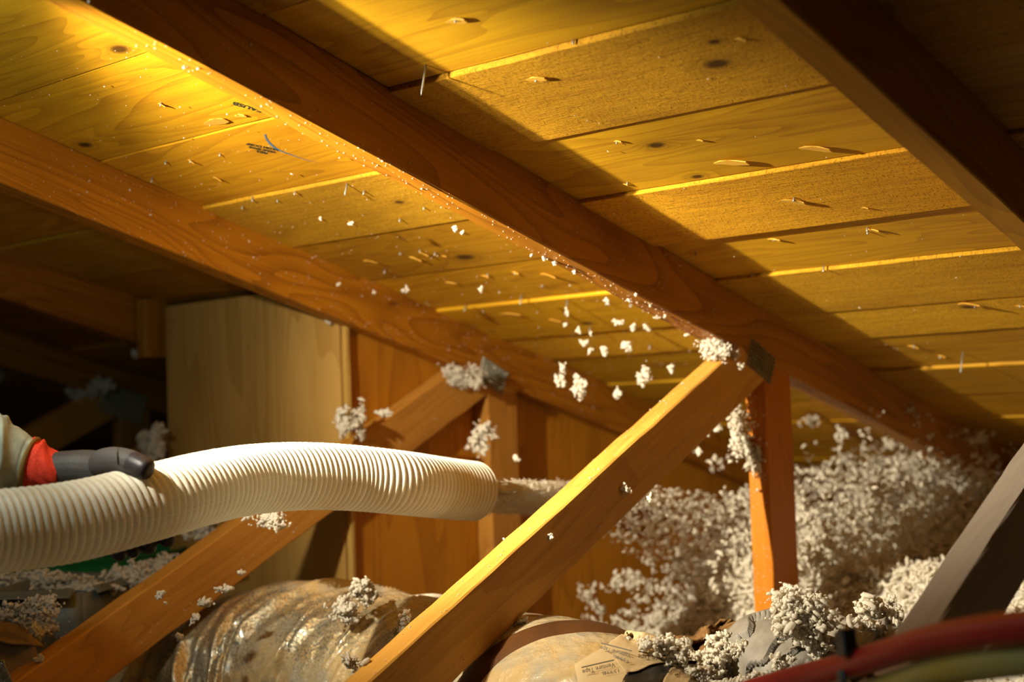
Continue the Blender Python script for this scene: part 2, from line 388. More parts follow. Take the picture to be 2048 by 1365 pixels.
def on_deck(px, py):
    P = PR(px, py); o, A, pr = plank_at(P[0], V(P)); P = PR(px, py, pr); return P, o
def nail(px, py, tx=None, ty=None, length=.018, rad=.0013):
    P, o = on_deck(px, py)
    if tx is not None:
        ls = np.linspace(.003, .07, 200); best = 1e9
        for l in ls:
            Q = P-NR*l; z = Q@FW; q = (1024+F*(Q@RT)/z, 682.5-F*(Q@UP)/z); e = math.hypot(q[0]-tx, q[1]-ty)
            if e < best: best = e; length = float(l)
    k = rng.normal(0, .05, 3); dirn = unit(-NR+k*.6)
    C = np.array([P+NR*.004, P+dirn*length*.5, P+dirn*length*.86, P+dirn*length]); tb = tube(C, [rad, rad, rad, rad*.25], 8, up=(1, 0, 0))
    return P+dirn*length, link('nail', grid_mesh(tb, True), NAILM, o, smooth=True)
def splinter(px, py, L=.02, ang=None, h=.004):
    """a torn sliver of board that hangs from the deck beside a nail"""
    P, o = on_deck(px, py); a = rng.uniform(-.25, .35) if ang is None else ang
    d = unit(np.array([math.cos(a), 0, 0])+DR*math.sin(a)); s = np.cross(NR, d); vs = []
    n = 5
    for i in range(n):
        t = i/(n-1); wd = L*.16*(1-abs(t-.62)*1.3)+.0004; dr = h*t**1.4
        c = P+d*L*(t-.5)-NR*dr
        for q, e in ((-1, 0), (1, 0), (1, .0012), (-1, .0012)):
            vs.append(c+s*wd*q*(1+.3*rng.random())+NR*e)
    fs = [(i*4+k, i*4+(k+1) % 4, i*4+4+(k+1) % 4, i*4+4+k) for i in range(n-1) for k in range(4)]+[(3, 2, 1, 0), (n*4-4, n*4-3, n*4-2, n*4-1)]
    return link('splinter', mesh(vs, fs), SPL, o)
def ray_done(): pass
nails = [(852, 130, 849, 192), (694, 368, 698, 393), (1147, 80, 1147, 90), (912, 36, 914, 46), (1735, 455, 1731, 465), (1647, 537, 1650, 545), (1926, 705, 1921, 748),
         (1588, 395, 1583, 404), (1072, 158, 1070, 164), (1234, 283, 1230, 288), (1255, 365, 1251, 368), (1391, 505, 1392, 513), (1505, 546, 1507, 555), (1978, 825, 1976, 835),
         (1550, 478, 1548, 482), (1950, 610, 1948, 616), (1828, 690, 1826, 697), (1880, 712, 1876, 718), (2040, 610, 2036, 616), (1735, 462, 1740, 470),
         (322, 205, 318, 213), (332, 322, 330, 330), (381, 320, 377, 326), (440, 308, 436, 313), (305, 355, 303, 366), (590, 383, 588, 391), (555, 400, 553, 405), (505, 398, 503, 404),
         (485, 413, 483, 419), (640, 435, 641, 441), (728, 382, 726, 390), (700, 443, 697, 450), (800, 438, 796, 444), (848, 415, 846, 420), (911, 457, 909, 466), (925, 462, 924, 468),
         (870, 505, 868, 512), (840, 500, 838, 506), (800, 505, 797, 511), (962, 575, 960, 583), (1030, 545, 1028, 550), (1085, 570, 1083, 576), (1135, 600, 1133, 632),
         (1043, 590, 1042, 612), (1213, 602, 1209, 611), (975, 548, 972, 552), (770, 540, 768, 548), (930, 615, 928, 624), (1262, 605, 1258, 616), (1180, 655, 1178, 667), (1300, 690, 1298, 700)]
tips = []
for q in nails:
    t, o = nail(*q[:2], *q[2:4]); tips.append(t)
for q in [(1630, 293, .042, .05, .007), (1462, 322, .050, .0, .006), (1585, 400, .036, .1, .006), (1745, 458, .022, -.1, .005), (1480, 645, .02), (1548, 478, .022, 0, .004), (1098, 547, .036, 0, .009), (1030, 545, .014),
          (970, 552, .016), (325, 207, .016, .2, .006), (383, 320, .015, .2, .006), (435, 355, .018, .3, .006), (590, 385, .012), (640, 437, .010), (848, 506, .022, .2, .006), (888, 512, .014), (700, 442, .012),
          (740, 520, .04, -.2, .007), (830, 515, .026, .4, .006), (900, 565, .03, 0, .004), (1826, 692, .022, 0, .005), (1882, 712, .016), (2040, 612, .02), (1236, 282, .014), (1072, 156, .03, 0, .004), (912, 40, .03, 0, .004),
          (430, 243, .05, -.05, .003), (480, 230, .022, 0, .003), (1250, 368, .012), (1020, 628, .05, .1, .004), (1480, 77, .014), (1110, 640, .03, .1, .005), (1940, 605, .045, -.3, .009), (1400, 280, .012), (1730, 415, .012)]:
    splinter(q[0], q[1], q[2], q[3] if len(q) > 3 else None, q[4]*1.3 if len(q) > 4 else .004)

# stamps, brand marks and chalk line on the boards
def text_mesh(s, size=1.0, bold=.0):
    c = bpy.data.curves.new('t', 'FONT'); c.body = s; c.size = size; c.offset = bold; c.resolution_u = 2; c.align_x = 'CENTER'; c.align_y = 'CENTER'
    o = bpy.data.objects.new('t', c); COL.objects.link(o); bpy.context.view_layer.update()
    me = bpy.data.meshes.new_from_object(o.evaluated_get(bpy.context.evaluated_depsgraph_get())); bpy.data.objects.remove(o); return me
def stamp(lines, p0, p1, sizepx, name='lumber_stamp', flip=True):
    """letters laid on the deck; p0 -> p1 is the reading direction in the photograph"""
    A, o = on_deck(*p0); B, _ = on_deck(*p1); ax = unit(B-A); az = -NR; ay = np.cross(az, ax); c = (A+B)/2; vs = []; fs = []
    hgt = sizepx
    for i, (s, sx, dy) in enumerate(lines):
        me = text_mesh(s, 1, .035); P = np.array([v.co[:] for v in me.vertices]); wd = P[:, 0].max()-P[:, 0].min()
        L = np.linalg.norm(B-A)*sx
        k = len(vs)
        for q in P: vs.append(c+ax*q[0]/wd*L+ay*(q[1]*hgt+dy*hgt)+az*.0006)
        fs += [tuple(k+j for j in f.vertices) for f in me.polygons]
    return link(name, mesh(vs, fs), INK, o)
stamp([('NIZIN DORP', 1.0, -.95), ('WAVE REWE', .85, 0), ('002', .35, .95)], (556, 305), (492, 292), .011)
stamp([('FAUSB', 1.0, 0)], (524, 222), (466, 205), .015)
A_, o_ = on_deck(540, 280)
pl = [on_deck(*p)[0]-NR*.0006 for p in [(530, 268), (532, 275), (537, 283), (545, 291), (555, 298), (568, 304), (582, 309), (600, 315), (618, 321), (636, 325)]]
C, _ = spline(pl, 40); tn, s, u = frames(C, NR); wv = np.interp(np.linspace(0, 1, 40), [0, .1, .3, .5, .8, 1], [.0012, .0010, .0022, .0018, .0008, .0003])
link('chalk_line', grid_mesh(np.stack([C-s*wv[:, None], C+s*wv[:, None]], 1)), BLUE, o_)

# ---------------------------------------------------------------- trusses
def plate(parent, X, c, L, W, ang, nx=30, ny=16):
    """pressed nail plate with rows of punched teeth, on the +X face"""
    P = np.zeros((nx, ny, 3)); ca, sa = math.cos(ang), math.sin(ang)
    for i in range(nx):
        for j in range(ny):
            a = (i/(nx-1)-.5)*L; b = (j/(ny-1)-.5)*W
            h = .0012 if not (i in (0, nx-1) or j in (0, ny-1)) else -.0005
            if 0 < i < nx-1 and 0 < j < ny-1 and (i % 3 != 0) and (j % 2 == 1): h = -.0035 if (i % 3 == 1) else .005+rng.uniform(0, .003)
            P[i, j] = (X+h, c[0]+a*ca-b*sa, c[1]+a*sa+b*ca)
    o = link('nail_plate', grid_mesh(P), STEEL, parent)
    for p_ in o.data.polygons: p_.use_smooth = False
    return o
def truss(X, label, mats, seed, group=None, lower=True, rw=DD):
    rm, wm, pm = mats
    e = empty('roof_truss', (X-TH/2, 2.09, -ZO), label=label, cat='truss')
    xc = X-TH/2
    board('rafter', roof(xc, -1.15, rw/2+.0005), roof(xc, 4.3, rw/2+.0005), rw, TH, (1, 0, 0), rm, e, n=60, wob=.0007, ch=.002, seed=seed)
    # diagonal web: upper edge (y 1.943, z .094) -> (1.131, -.294)
    u0 = np.array([xc, 1.943, .094]); u1 = np.array([xc, 1.131, -.294]); d = unit(u1-u0); nrm = np.array([0, -d[2], d[1]]); nrm = nrm if nrm[2] < 0 else -nrm
    W = .083
    top = u0-d*.058+nrm*W/2; bot = u0+d*((u0[2]+ZO)/-d[2]-.06)+nrm*W/2
    board('web', top, bot, W, TH, (1, 0, 0), wm, e, n=40, wob=.0008, ch=.0022, seed=seed+1, cutL=-.62)
    board('post', (xc-.0, 2.087, .0705), (xc, 2.087, -ZO+.012), .086, TH, (1, 0, 0), pm, e, n=20, wob=.0006, ch=.002, seed=seed+2, cutL=.27)
    board('bottom_chord', (xc, -.9, -ZO+.0455), (xc, 4.0, -ZO+.0455), .089, TH, (1, 0, 0), wm, e, n=12, seed=seed+3)
    return e
t_main = truss(XM, 'middle roof truss whose diagonal web crosses in front of the hose mouth', (RAFT, WEBF, POSTW), 11)
plate(t_main, XM, (2.036, .083), .088, .052, -.42)
t_left = truss(XM-T, 'orange lit roof truss standing against the plywood behind the hose', (RAFT, WEBW, WEBW), 21)
plate(t_left, XM-T, tuple(PX(985, 752, XM-T)[1:]), .085, .052, -.42)
t_near = truss(XM+T, 'nearest roof truss at the right edge with pale grey web and black side', (RAFTN, WEBG, WEBG), 31)
t_far = truss(XM-2*T, 'dim roof truss left of the pale plywood panel, third from the right', (RAFT, WEBW, WEBW), 41)
plate(t_far, XM-2*T, (2.04, .08), .1, .06, -.27)
t_far2 = truss(XM-3*T, 'farthest visible dark roof truss at left, white insulation caught on its joint', (RAFT, WEBW, WEBW), 51)
plate(t_far2, XM-3*T, (2.05, .075), .14, .075, -.3)

# ---------------------------------------------------------------- floor, plywood walls
link('floor', mesh([(-5.2, -1.2, -ZO), (1.6, -1.2, -ZO), (1.6, 4.6, -ZO), (-5.2, 4.6, -ZO), (-5.2, -1.2, -ZO-.02), (1.6, -1.2, -ZO-.02), (1.6, 4.6, -ZO-.02), (-5.2, 4.6, -ZO-.02)],
     [(0, 1, 2, 3), (7, 6, 5, 4), (0, 4, 5, 1), (1, 5, 6, 2), (2, 6, 7, 3), (3, 7, 4, 0)]), simple('dusty_ceiling_board', (.25, .2, .15), .9, ns=20), kind='structure')
def ply(name, x0, x1, y0, y1, zt0, zt1, mat, label=None, kind='structure'):
    """vertical sheet: grain runs up, so local X is world Z"""
    me = mesh([(0, 0, 0)]*8, [(0, 1, 2, 3), (7, 6, 5, 4), (0, 4, 5, 1), (1, 5, 6, 2), (2, 6, 7, 3), (3, 7, 4, 0)])
    if abs(x1-x0) > abs(y1-y0): cs = [(x0, y0), (x1, y0), (x1, y1), (x0, y1)]; zt = [zt0, zt1, zt1, zt0]
    else: cs = [(x0, y0), (x1, y0), (x1, y1), (x0, y1)]; zt = [zt0, zt0, zt1, zt1]
    o = bpy.data.objects.new(name, me); COL.objects.link(o); me.materials.append(mat); o['kind'] = kind
    ax, ay, az = np.array([0, 0, 1.]), (np.array([1., 0, 0]) if abs(x1-x0) > abs(y1-y0) else np.array([0, 1., 0])), None
    az = np.cross(ax, ay); org = np.array([x0, y0, -ZO]); Rm = np.stack([ax, ay, az], 1)
    pts = [np.array([c[0], c[1], -ZO]) for c in cs]+[np.array([c[0], c[1], z]) for c, z in zip(cs, zt)]
    for v, p in zip(me.vertices, pts): v.co = Rm.T@(p-org)
    me.update(); place(o, org, ax, ay, az); return o
XW = XM-T-TH                                   # left face of the left truss
ply('wall_front', -2.355, XW-.004, 1.70, 1.712, .252, .252, PLYG)
zr = lambda y: float((H-y*math.sin(SL))/math.cos(SL))-.03
ply('wall_left', XW-.014, XW-.002, 1.718, 4.3, zr(1.718), zr(4.3), PLYW)
# corner batten at the seam and the board nailed upright left of the plywood
b = board('corner_batten', (XW+.006, 1.706, -ZO+.001), (XW+.006, 1.706, .18), .011, .010, (0, -1, 0), PLYG, n=16, wob=.0012, seed=5,
          label='thin upright wooden strip covering the seam between the pale and the orange plywood', cat='batten')
c0 = PX(302, 600, -2.395); c1 = PX(305, 716, -2.395)
board('scab_board', (-2.392, c0[1], c0[2]), (-2.392, c0[1], c1[2]), .055, .03, (1, 0, 0), RAFT, n=8, seed=6, label='short upright scrap board on the dim truss just left of the pale plywood', cat='board')

# ---------------------------------------------------------------- hose, arm
hp = [(-420, 1075, 1.22), (-200, 1078, 1.27), (0, 1063, 1.334), (150, 1043, 1.385), (300, 1006, 1.455), (400, 979, 1.52), (500, 960, 1.595), (600, 953, 1.655), (700, 956, 1.71), (800, 966, 1.76), (900, 978, 1.85), (950, 983, 1.895)]
HS = 1.10; hc = [PD(a_, b_, c_*HS) for a_, b_, c_ in hp]
PITCHR = .0088; _, HL = spline(hc, 10); nr = int(HL/PITCHR); SP = 12
C, _ = spline(hc, nr*SP+1); tn, s, u = frames(C); R0 = .0402*HS
t = np.arange(len(C))/SP; NV = 72; th = np.linspace(0, 2*math.pi, NV, endpoint=False)
ph = t[:, None]                                        # parallel rings
jit = (rng.normal(0, .05, nr+2))[np.minimum((t).astype(int), nr+1)][:, None]
prof = np.abs(np.sin(np.pi*ph))**.6
rad = R0-.0046*(1-prof)+jit*.0012
P = C[:, None]+rad[..., None]*(np.cos(th)[None, :, None]*s[:, None]+np.sin(th)[None, :, None]*u[:, None])
inner = []
for k, (rr, back) in enumerate(((R0-.002, 0), (R0-.006, 0), (R0-.0065, SP*3), (R0-.0065, SP*12))):
    i = len(C)-1-back; inner.append(C[i][None]+rr*(np.cos(th)[:, None]*s[i][None]+np.sin(th)[:, None]*u[i][None]))
P = np.concatenate([P, np.array(inner)], 0)
me = grid_mesh(P, True, uv=True)
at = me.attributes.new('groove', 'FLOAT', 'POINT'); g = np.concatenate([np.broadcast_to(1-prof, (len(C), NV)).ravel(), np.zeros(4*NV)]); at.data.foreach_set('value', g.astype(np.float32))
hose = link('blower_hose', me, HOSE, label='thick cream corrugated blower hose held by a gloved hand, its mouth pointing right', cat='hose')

def skin(name, chains, mat, parent, vox=.0022, sub=1, smooth_it=3, label=None):
    """chains: list of [(point, radius), ...]; one continuous remeshed surface"""
    vs, es, rs = [], [], []
    for ch in chains:
        k = len(vs)
        for i, (p, r) in enumerate(ch):
            vs.append(p); rs.append(r)
            if i: es.append((k+i-1, k+i))
    me = bpy.data.meshes.new(name); me.from_pydata([tuple(map(float, v)) for v in vs], es, []); o = bpy.data.objects.new(name, me); COL.objects.link(o); me.materials.append(mat)
    m = o.modifiers.new('skin', 'SKIN'); m.use_smooth_shade = True
    sv = me.skin_vertices[0].data; k = 0
    for ch in chains: sv[k].use_root = True; k += len(ch)
    for i, r in enumerate(rs): sv[i].radius = (r*HS, r*HS)
    o.modifiers.new('sub', 'SUBSURF').levels = sub+1; o.modifiers['sub'].render_levels = sub+1
    rm = o.modifiers.new('remesh', 'REMESH'); rm.mode = 'VOXEL'; rm.voxel_size = vox; rm.use_smooth_shade = True
    sm = o.modifiers.new('smooth', 'SMOOTH'); sm.factor = .5; sm.iterations = smooth_it
    bpy.context.view_layer.update()
    me2 = bpy.data.meshes.new_from_object(o.evaluated_get(bpy.context.evaluated_depsgraph_get())); bpy.data.objects.remove(o)
    return link(name, me2, None, parent, smooth=True, label=label)
arm = empty('person', PD(-150, 900, 1.46), label='arm in grey green sleeve and red cuff, dark glove gripping the hose', cat='person')
def q(px, py, d): return PD(px, py, d*HS)
glove = skin('glove', [
    # forearm end, wrist, heel of the hand, palm lying along the far side of the hose
    [(q(96, 938, 1.49), .021), (q(130, 938, 1.488), .020), (q(160, 935, 1.485), .021), (q(196, 940, 1.488), .024), (q(225, 960, 1.50), .022), (q(248, 985, 1.515), .019)],
    [(q(160, 945, 1.49), .018), (q(190, 975, 1.51), .021), (q(210, 1000, 1.52), .019), (q(222, 1030, 1.525), .016)],
    # thumb over the top of the hose
    [(q(190, 934, 1.475), .019), (q(222, 922, 1.452), .0165), (q(245, 921, 1.437), .0145), (q(268, 928, 1.424), .0140), (q(292, 939, 1.415), .0132), (q(302, 943, 1.413), .010)],
    # four fingers behind and under the hose
    [(q(248, 985, 1.52), .012), (q(288, 1010, 1.54), .0115), (q(318, 1052, 1.535), .0110), (q(334, 1078, 1.505), .0102), (q(338, 1084, 1.49), .0085)],
    [(q(236, 1000, 1.525), .012), (q(264, 1030, 1.545), .0118), (q(286, 1070, 1.53), .0112), (q(296, 1092, 1.50), .0105), (q(300, 1097, 1.485), .0088)],
    [(q(225, 1015, 1.525), .012), (q(242, 1045, 1.54), .0115), (q(258, 1082, 1.52), .0108), (q(264, 1100, 1.49), .0100), (q(268, 1104, 1.475), .0085)],
    [(q(215, 1025, 1.52), .011), (q(222, 1055, 1.53), .0105), (q(230, 1092, 1.505), .0098), (q(238, 1108, 1.475), .0090), (q(244, 1111, 1.462), .0075)],
], GLOVE, arm, vox=.0016, smooth_it=4)
# dark dipped coating on thumb tip and fingertips, grey knit on the back of the hand
glove.data.materials.clear(); glove.data.materials.append(GLOVE); glove.data.materials.append(GLOVEK)
idx = np.zeros(len(glove.data.polygons), np.int32); tipc = q(300, 941, 1.415)
cen = np.empty(len(idx)*3, np.float32); glove.data.polygons.foreach_get('center', cen); cen = cen.reshape(-1, 3)
idx[(np.linalg.norm(cen-tipc, axis=1) < .030+rng.normal(0, .0005, len(idx)))] = 1; idx[(cen@UP) < (q(230, 1060, 1.5)@UP)] = 1
glove.data.polygons.foreach_set('material_index', idx)
# seam wrinkles of the glove at the thumb root
for a, b2, c2 in (((217, 897, 1.452), (221, 912, 1.435), (224, 930, 1.430)), ((236, 896, 1.437), (233, 912, 1.421), (236, 929, 1.418))):
    Cw, _ = spline([q(*a), q(*b2), q(*c2)], 12); link('glove_crease', grid_mesh(tube(Cw, .0016*np.sin(np.linspace(.3, 2.8, 12)), 6), True), GLOVE, arm)
def cloth_tube(name, pts, rads, mat, folds, amp, parent, seed=0, nu=90, nv=48, slant=.6):
    Cc, L = spline([np.r_[p, r*HS] for p, r in zip(pts, rads)], nu); r = Cc[:, 3]; Cc = Cc[:, :3]; tn, s, u = frames(Cc)
    th = np.linspace(0, 2*math.pi, nv, endpoint=False); rr = np.random.default_rng(seed)
    S = np.linspace(0, L, nu)[:, None]
    dsp = np.zeros((nu, nv))
    for k in range(folds):
        c0 = rr.uniform(0, L); w_ = rr.uniform(.003, .008); a0 = rr.uniform(0, 6.3); c = c0+slant*.02*np.sin(th-a0)[None]+.006*np.sin(2*th+a0*2)[None]
        dsp += np.exp(-((S-c)/w_)**2)*(.5+.5*np.cos(th-a0*1.7)[None])*rr.uniform(.4, 1)
    rad = r[:, None]+amp*dsp
    P = Cc[:, None]+rad[..., None]*(np.cos(th)[None, :, None]*s[:, None]+np.sin(th)[None, :, None]*u[:, None])
    P = np.concatenate([np.repeat(Cc[:1, None], nv, 1), P, np.repeat(Cc[-1:, None], nv, 1)], 0)
    return link(name, grid_mesh(P, True), mat, parent)
cloth_tube('cuff', [q(48, 930, 1.487), q(66, 936, 1.487), q(90, 941, 1.487), (q(124, 944, 1.487))], [.0275, .0250, .0225, .0150], CUFF, 9, .0050, arm, 3, 140, 48, 1.1)
cloth_tube('sleeve', [q(-520, 760, 1.42), q(-260, 830, 1.45), q(-110, 885, 1.47), q(-20, 916, 1.48), q(38, 930, 1.486), q(62, 934, 1.487)], [.062, .056, .050, .042, .033, .029], SLEEVE, 16, .009, arm, 9, 160, 64)
cloth_tube('cuff_piping', [q(57, 932, 1.487), q(61, 933, 1.487), q(66, 934, 1.487)], [.0300, .0318, .0302], BAND, 0, 0, arm, 1, 8, 48)

# ---------------------------------------------------------------- insulated flex duct
def duct(pts, rads, amp, n_r, tw, seed, nu=520, nv=150, up=(0, 0, 1)):
    Cc, L = spline([np.r_[p, r] for p, r in zip(pts, rads)], nu); r = Cc[:, 3]; Cc = Cc[:, :3]; tn, s, u = frames(Cc, up)
    th = np.linspace(0, 2*math.pi, nv, endpoint=False); rr = np.random.default_rng(seed)
    S = np.linspace(0, L, nu)[:, None]; dsp = np.zeros((nu, nv))
    for k in range(n_r):
        c0 = rr.uniform(-.05, L+.05); w_ = rr.uniform(.003, .014); sk = tw*rr.uniform(.5, 1.5); a0 = rr.uniform(0, 6.28); wd = rr.uniform(.4, 1.3)
        dth = (th-a0+math.pi) % (2*math.pi)-math.pi
        c = c0+sk*dth[None]+.008*np.sin(3*th+k)[None]
        x = (S-c)/w_; env = np.exp(-(dth/wd)**2)[None]
        dsp += (np.exp(-np.abs(x)**1.4)-.6*np.exp(-((x-1.8)/1.2)**2))*env*rr.uniform(.3, 1)
    for k in range(60):
        kk = rr.normal(0, 1, 2); dsp += .05*np.sin(S*kk[0]*90+np.round(kk[1]*6)*th[None]+rr.uniform(0, 6.3))/3
    fade = np.interp(S/L, [0, .45, .62, 1], [1, 1, .22, .3]); rad = r[:, None]+amp*dsp*fade
    return Cc, L, s, u, th, rad
dpts = [(-1.99, 1.29, -.74), (-1.96, 1.33, -.60), (-1.88, 1.41, -.47), (-1.75, 1.48, -.400), (-1.50, 1.50, -.412), (-1.28, 1.46, -.410), (-1.12, 1.42, -.408), (-1.01, 1.385, -.43), (-.92, 1.35, -.455), (-.84, 1.31, -.48)]
drad = [.145, .148, .152, .154, .151, .149, .147, .138, .118, .092]
Cc, DLn, ds, du, dth, drd = duct(dpts, drad, .0135, 120, .060, 5)
P = Cc[:, None]+drd[..., None]*(np.cos(dth)[None, :, None]*ds[:, None]+np.sin(dth)[None, :, None]*du[:, None])
P = np.concatenate([np.repeat(Cc[:1, None], len(dth), 1), P, np.repeat(Cc[-1:, None], len(dth), 1)], 0)
duct_o = empty('flexible_duct', (-1.4, 1.5, -ZO), label='fat insulated duct in wrinkled shiny foil and beige tape along the bottom', cat='duct')
dj = link('foil_jacket', grid_mesh(P, True), FOIL, duct_o)
def dsurf(sf, phi, off=0.):
    """point on the duct at fraction sf of its length and angle phi (0 = toward +side, pi/2 = top)"""
    i = min(max(sf, 0), 1)*(len(Cc)-1); a = int(i); b = min(a+1, len(Cc)-1); f = i-a
    c = Cc[a]*(1-f)+Cc[b]*f; s_ = ds[a]*(1-f)+ds[b]*f; u_ = du[a]*(1-f)+du[b]*f
    j = (phi % (2*math.pi))/(2*math.pi)*len(dth); ja = int(j) % len(dth); jb = (ja+1) % len(dth); g = j-int(j)
    r = (drd[a, ja]*(1-g)+drd[a, jb]*g)*(1-f)+(drd[b, ja]*(1-g)+drd[b, jb]*g)*f
    return c+(r+off)*(math.cos(phi)*s_+math.sin(phi)*u_)
def to_px(P): z = P@FW; return np.array([1024+F*(P@RT)/z, 682.5-F*(P@UP)/z])
grid_s = np.linspace(0, 1, 241); grid_p = np.linspace(-1.2, 3.3, 121)
_tab = np.array([[to_px(dsurf(a, b)) for b in grid_p] for a in grid_s])
_dep = np.array([[dsurf(a, b)@FW for b in grid_p] for a in grid_s])
def duct_at(px, py):
    """(s, phi) of the visible duct point nearest to a pixel"""
    d = np.hypot(_tab[..., 0]-px, _tab[..., 1]-py); m = d < d.min()+5; dd = np.where(m, _dep, 99); i, j = np.unravel_index(np.argmin(dd), dd.shape); return grid_s[i], grid_p[j]
def child_of_duct(o): o.parent = duct_o; o.matrix_parent_inverse = wm(duct_o).inverted(); return o
from mathutils.bvhtree import BVHTree
_bv = BVHTree.FromPolygons([v.co[:] for v in dj.data.vertices], [tuple(f.vertices) for f in dj.data.polygons])
def ddepth(px, py):
    d = ray(px, py); h = _bv.ray_cast(Vector((0, 0, 0)), Vector(d))
    if h[0] is not None: return float(np.array(h[0])@FW)
    sf, phi = duct_at(px, py); return float(dsurf(sf, phi)@FW)
# brown strap wound round the duct
a0 = duct_at(1195, 1240)
nphi = 60; PH = np.linspace(a0[1]+.5, a0[1]-2.6, nphi) if ds[0] is not None else None
rows = []
for i, phx in enumerate(PH):
    cs = a0[0]+.035*(phx-a0[1])-0.004*math.sin(3*phx); wd = .019+.002*math.sin(5*phx)
    row = [dsurf(cs+wd*k, phx, .0035 if abs(k) < 1 else -.002) for k in (-1.02, -1, -.5, 0, .5, 1, 1.02)]
    rows.append(row)
child_of_duct(link('strap', grid_mesh(np.array(rows)), STRAP, None))
# beige tape patches with print, torn edges
def patch(pix, mat, off, name='tape_patch', curl=0., n=26, lift=None):
    """pix: outline in the photograph, laid on the duct surface (triangulated grid clipped to outline)"""
    pts = np.array(pix, float); cx = pts.mean(0)
    # dense outline
    out = []
    for i in range(len(pts)):
        a, b = pts[i], pts[(i+1) % len(pts)]; m = max(2, int(np.hypot(*(b-a))/7))
        for k in range(m): out.append(a+(b-a)*k/m+rng.normal(0, .7, 2))
    out = np.array(out); rings = [1.0, .97, .8, .6, .4, .2]
    vs = []; fs = []; m = len(out)
    for ri, k in enumerate(rings):
        for p in out:
            w_ = cx+(p-cx)*k; dpt = ddepth(*w_)
            o_ = off+(curl*max(0, (k-.6)/.4)**2 if ri else curl-.001)
            vs.append(PD(w_[0], w_[1], dpt-o_))
    vs.append(PD(cx[0], cx[1], ddepth(*cx)-off))
    for ri in range(len(rings)-1):
        for i in range(m): fs.append((ri*m+i, ri*m+(i+1) % m, (ri+1)*m+(i+1) % m, (ri+1)*m+i))
    b = (len(rings)-1)*m
    for i in range(m): fs.append((b+i, b+(i+1) % m, len(vs)-1))
    o = link(name, mesh(vs, fs), mat, None, smooth=True); child_of_duct(o)
    md = o.modifiers.new('thick', 'SOLIDIFY'); md.thickness = .0008
    return o
def print_on(s_, p0, p1, hpx, off, parent, underline=False, bold=.01):
    """text between two pixels of the photograph (reading direction p0 -> p1), letters up to the left of it"""
    me = text_mesh(s_, 1, bold); Pq = np.array([v.co[:] for v in me.vertices]); wd = Pq[:, 0].max()-Pq[:, 0].min(); mn = Pq[:, 0].min()
    p0 = np.array(p0, float); p1 = np.array(p1, float); d = p1-p0; n_ = np.array([d[1], -d[0]])/np.hypot(*d)
    vs = []
    quads = [tuple(f.vertices) for f in me.polygons]
    P2 = [p0+d*(q_[0]-mn)/wd+n_*q_[1]*hpx for q_ in Pq]
    if underline:
        k = len(P2); P2 += [p0-n_*hpx*.62, p1-n_*hpx*.62, p1-n_*hpx*.80, p0-n_*hpx*.80]; quads.append((k, k+1, k+2, k+3))
    c = (p0+p1)/2; dep = []
    for k in (0, .5, 1):
        w_ = p0+d*k; dep.append(ddepth(*w_))
    for w_ in P2:
        k = float(np.dot(w_-p0, d)/np.dot(d, d)); dd_ = np.interp(k, (0, .5, 1), dep)
        vs.append(PD(w_[0], w_[1], dd_-off))
    return link('printing', mesh(vs, quads), TAPEI, parent)
tp1 = patch([(1215, 1290), (1255, 1262), (1300, 1268), (1330, 1285), (1340, 1330), (1300, 1350), (1240, 1372), (1160, 1385), (1150, 1330)], TAPE, .003)
tp2 = patch([(1226, 1313), (1262, 1296), (1310, 1292), (1352, 1310), (1392, 1318), (1340, 1322), (1298, 1332), (1275, 1342), (1252, 1348)], TAPE, .006, curl=.004)
tp3 = patch([(1352, 1328), (1392, 1330), (1386, 1345), (1368, 1385), (1320, 1385), (1330, 1355)], TAPE, .006, curl=.003)
tp4 = patch([(1395, 1332), (1420, 1338), (1408, 1350), (1378, 1358), (1382, 1340)], TAPE, .008, curl=.002)
tp5 = patch([(1290, 1325), (1320, 1318), (1395, 1324), (1385, 1335), (1340, 1345), (1310, 1375), (1235, 1380), (1250, 1352)], BLACKF, .0035, 'torn_foil')
print_on('Venture Tape', (1262, 1312), (1200, 1296), 13, .016, tp2, True)
print_on('1599B', (1256, 1323), (1226, 1311), 9, .016, tp2)
print_on('Venture Tape', (1346, 1324), (1276, 1313), 13, .018, tp2, True)
print_on('Venture Tape', (1230, 1330), (1165, 1345), 13, .012, tp1, True)
print_on('1599B', (1238, 1342), (1205, 1348), 9, .012, tp1)
print_on('1599B', (1380, 1340), (1350, 1352), 9, .014, tp3)
print_on('Venture', (1368, 1334), (1334, 1346), 9, .014, tp3, True)

# grey flexible jacket right of the tape joint
def pleated(name, pts, rads, pitch, amp, mat, label, seed):
    Cc2, L = spline([np.r_[p, r] for p, r in zip(pts, rads)], 260); r = Cc2[:, 3]; Cc2 = Cc2[:, :3]; tn, s_, u_ = frames(Cc2)
    th = np.linspace(0, 2*math.pi, 96, endpoint=False); S = np.linspace(0, L, 260)[:, None]
    ph = S/pitch+.55*np.sin(th*1.0+seed)[None]+.22*np.sin(3*th+S*30)+.12*np.sin(7*th+S*80)+.25*np.sin(S*47)
    rad = r[:, None]*(1+.02*np.sin(5*th+S*60))+amp*((ph % 1)**1.5)
    P = Cc2[:, None]+rad[..., None]*(np.cos(th)[None, :, None]*s_[:, None]+np.sin(th)[None, :, None]*u_[:, None])
    P = np.concatenate([np.repeat(Cc2[:1, None], 96, 1), P, np.repeat(Cc2[-1:, None], 96, 1)], 0)
    return link(name, grid_mesh(P, True), mat, label=label, cat='duct')
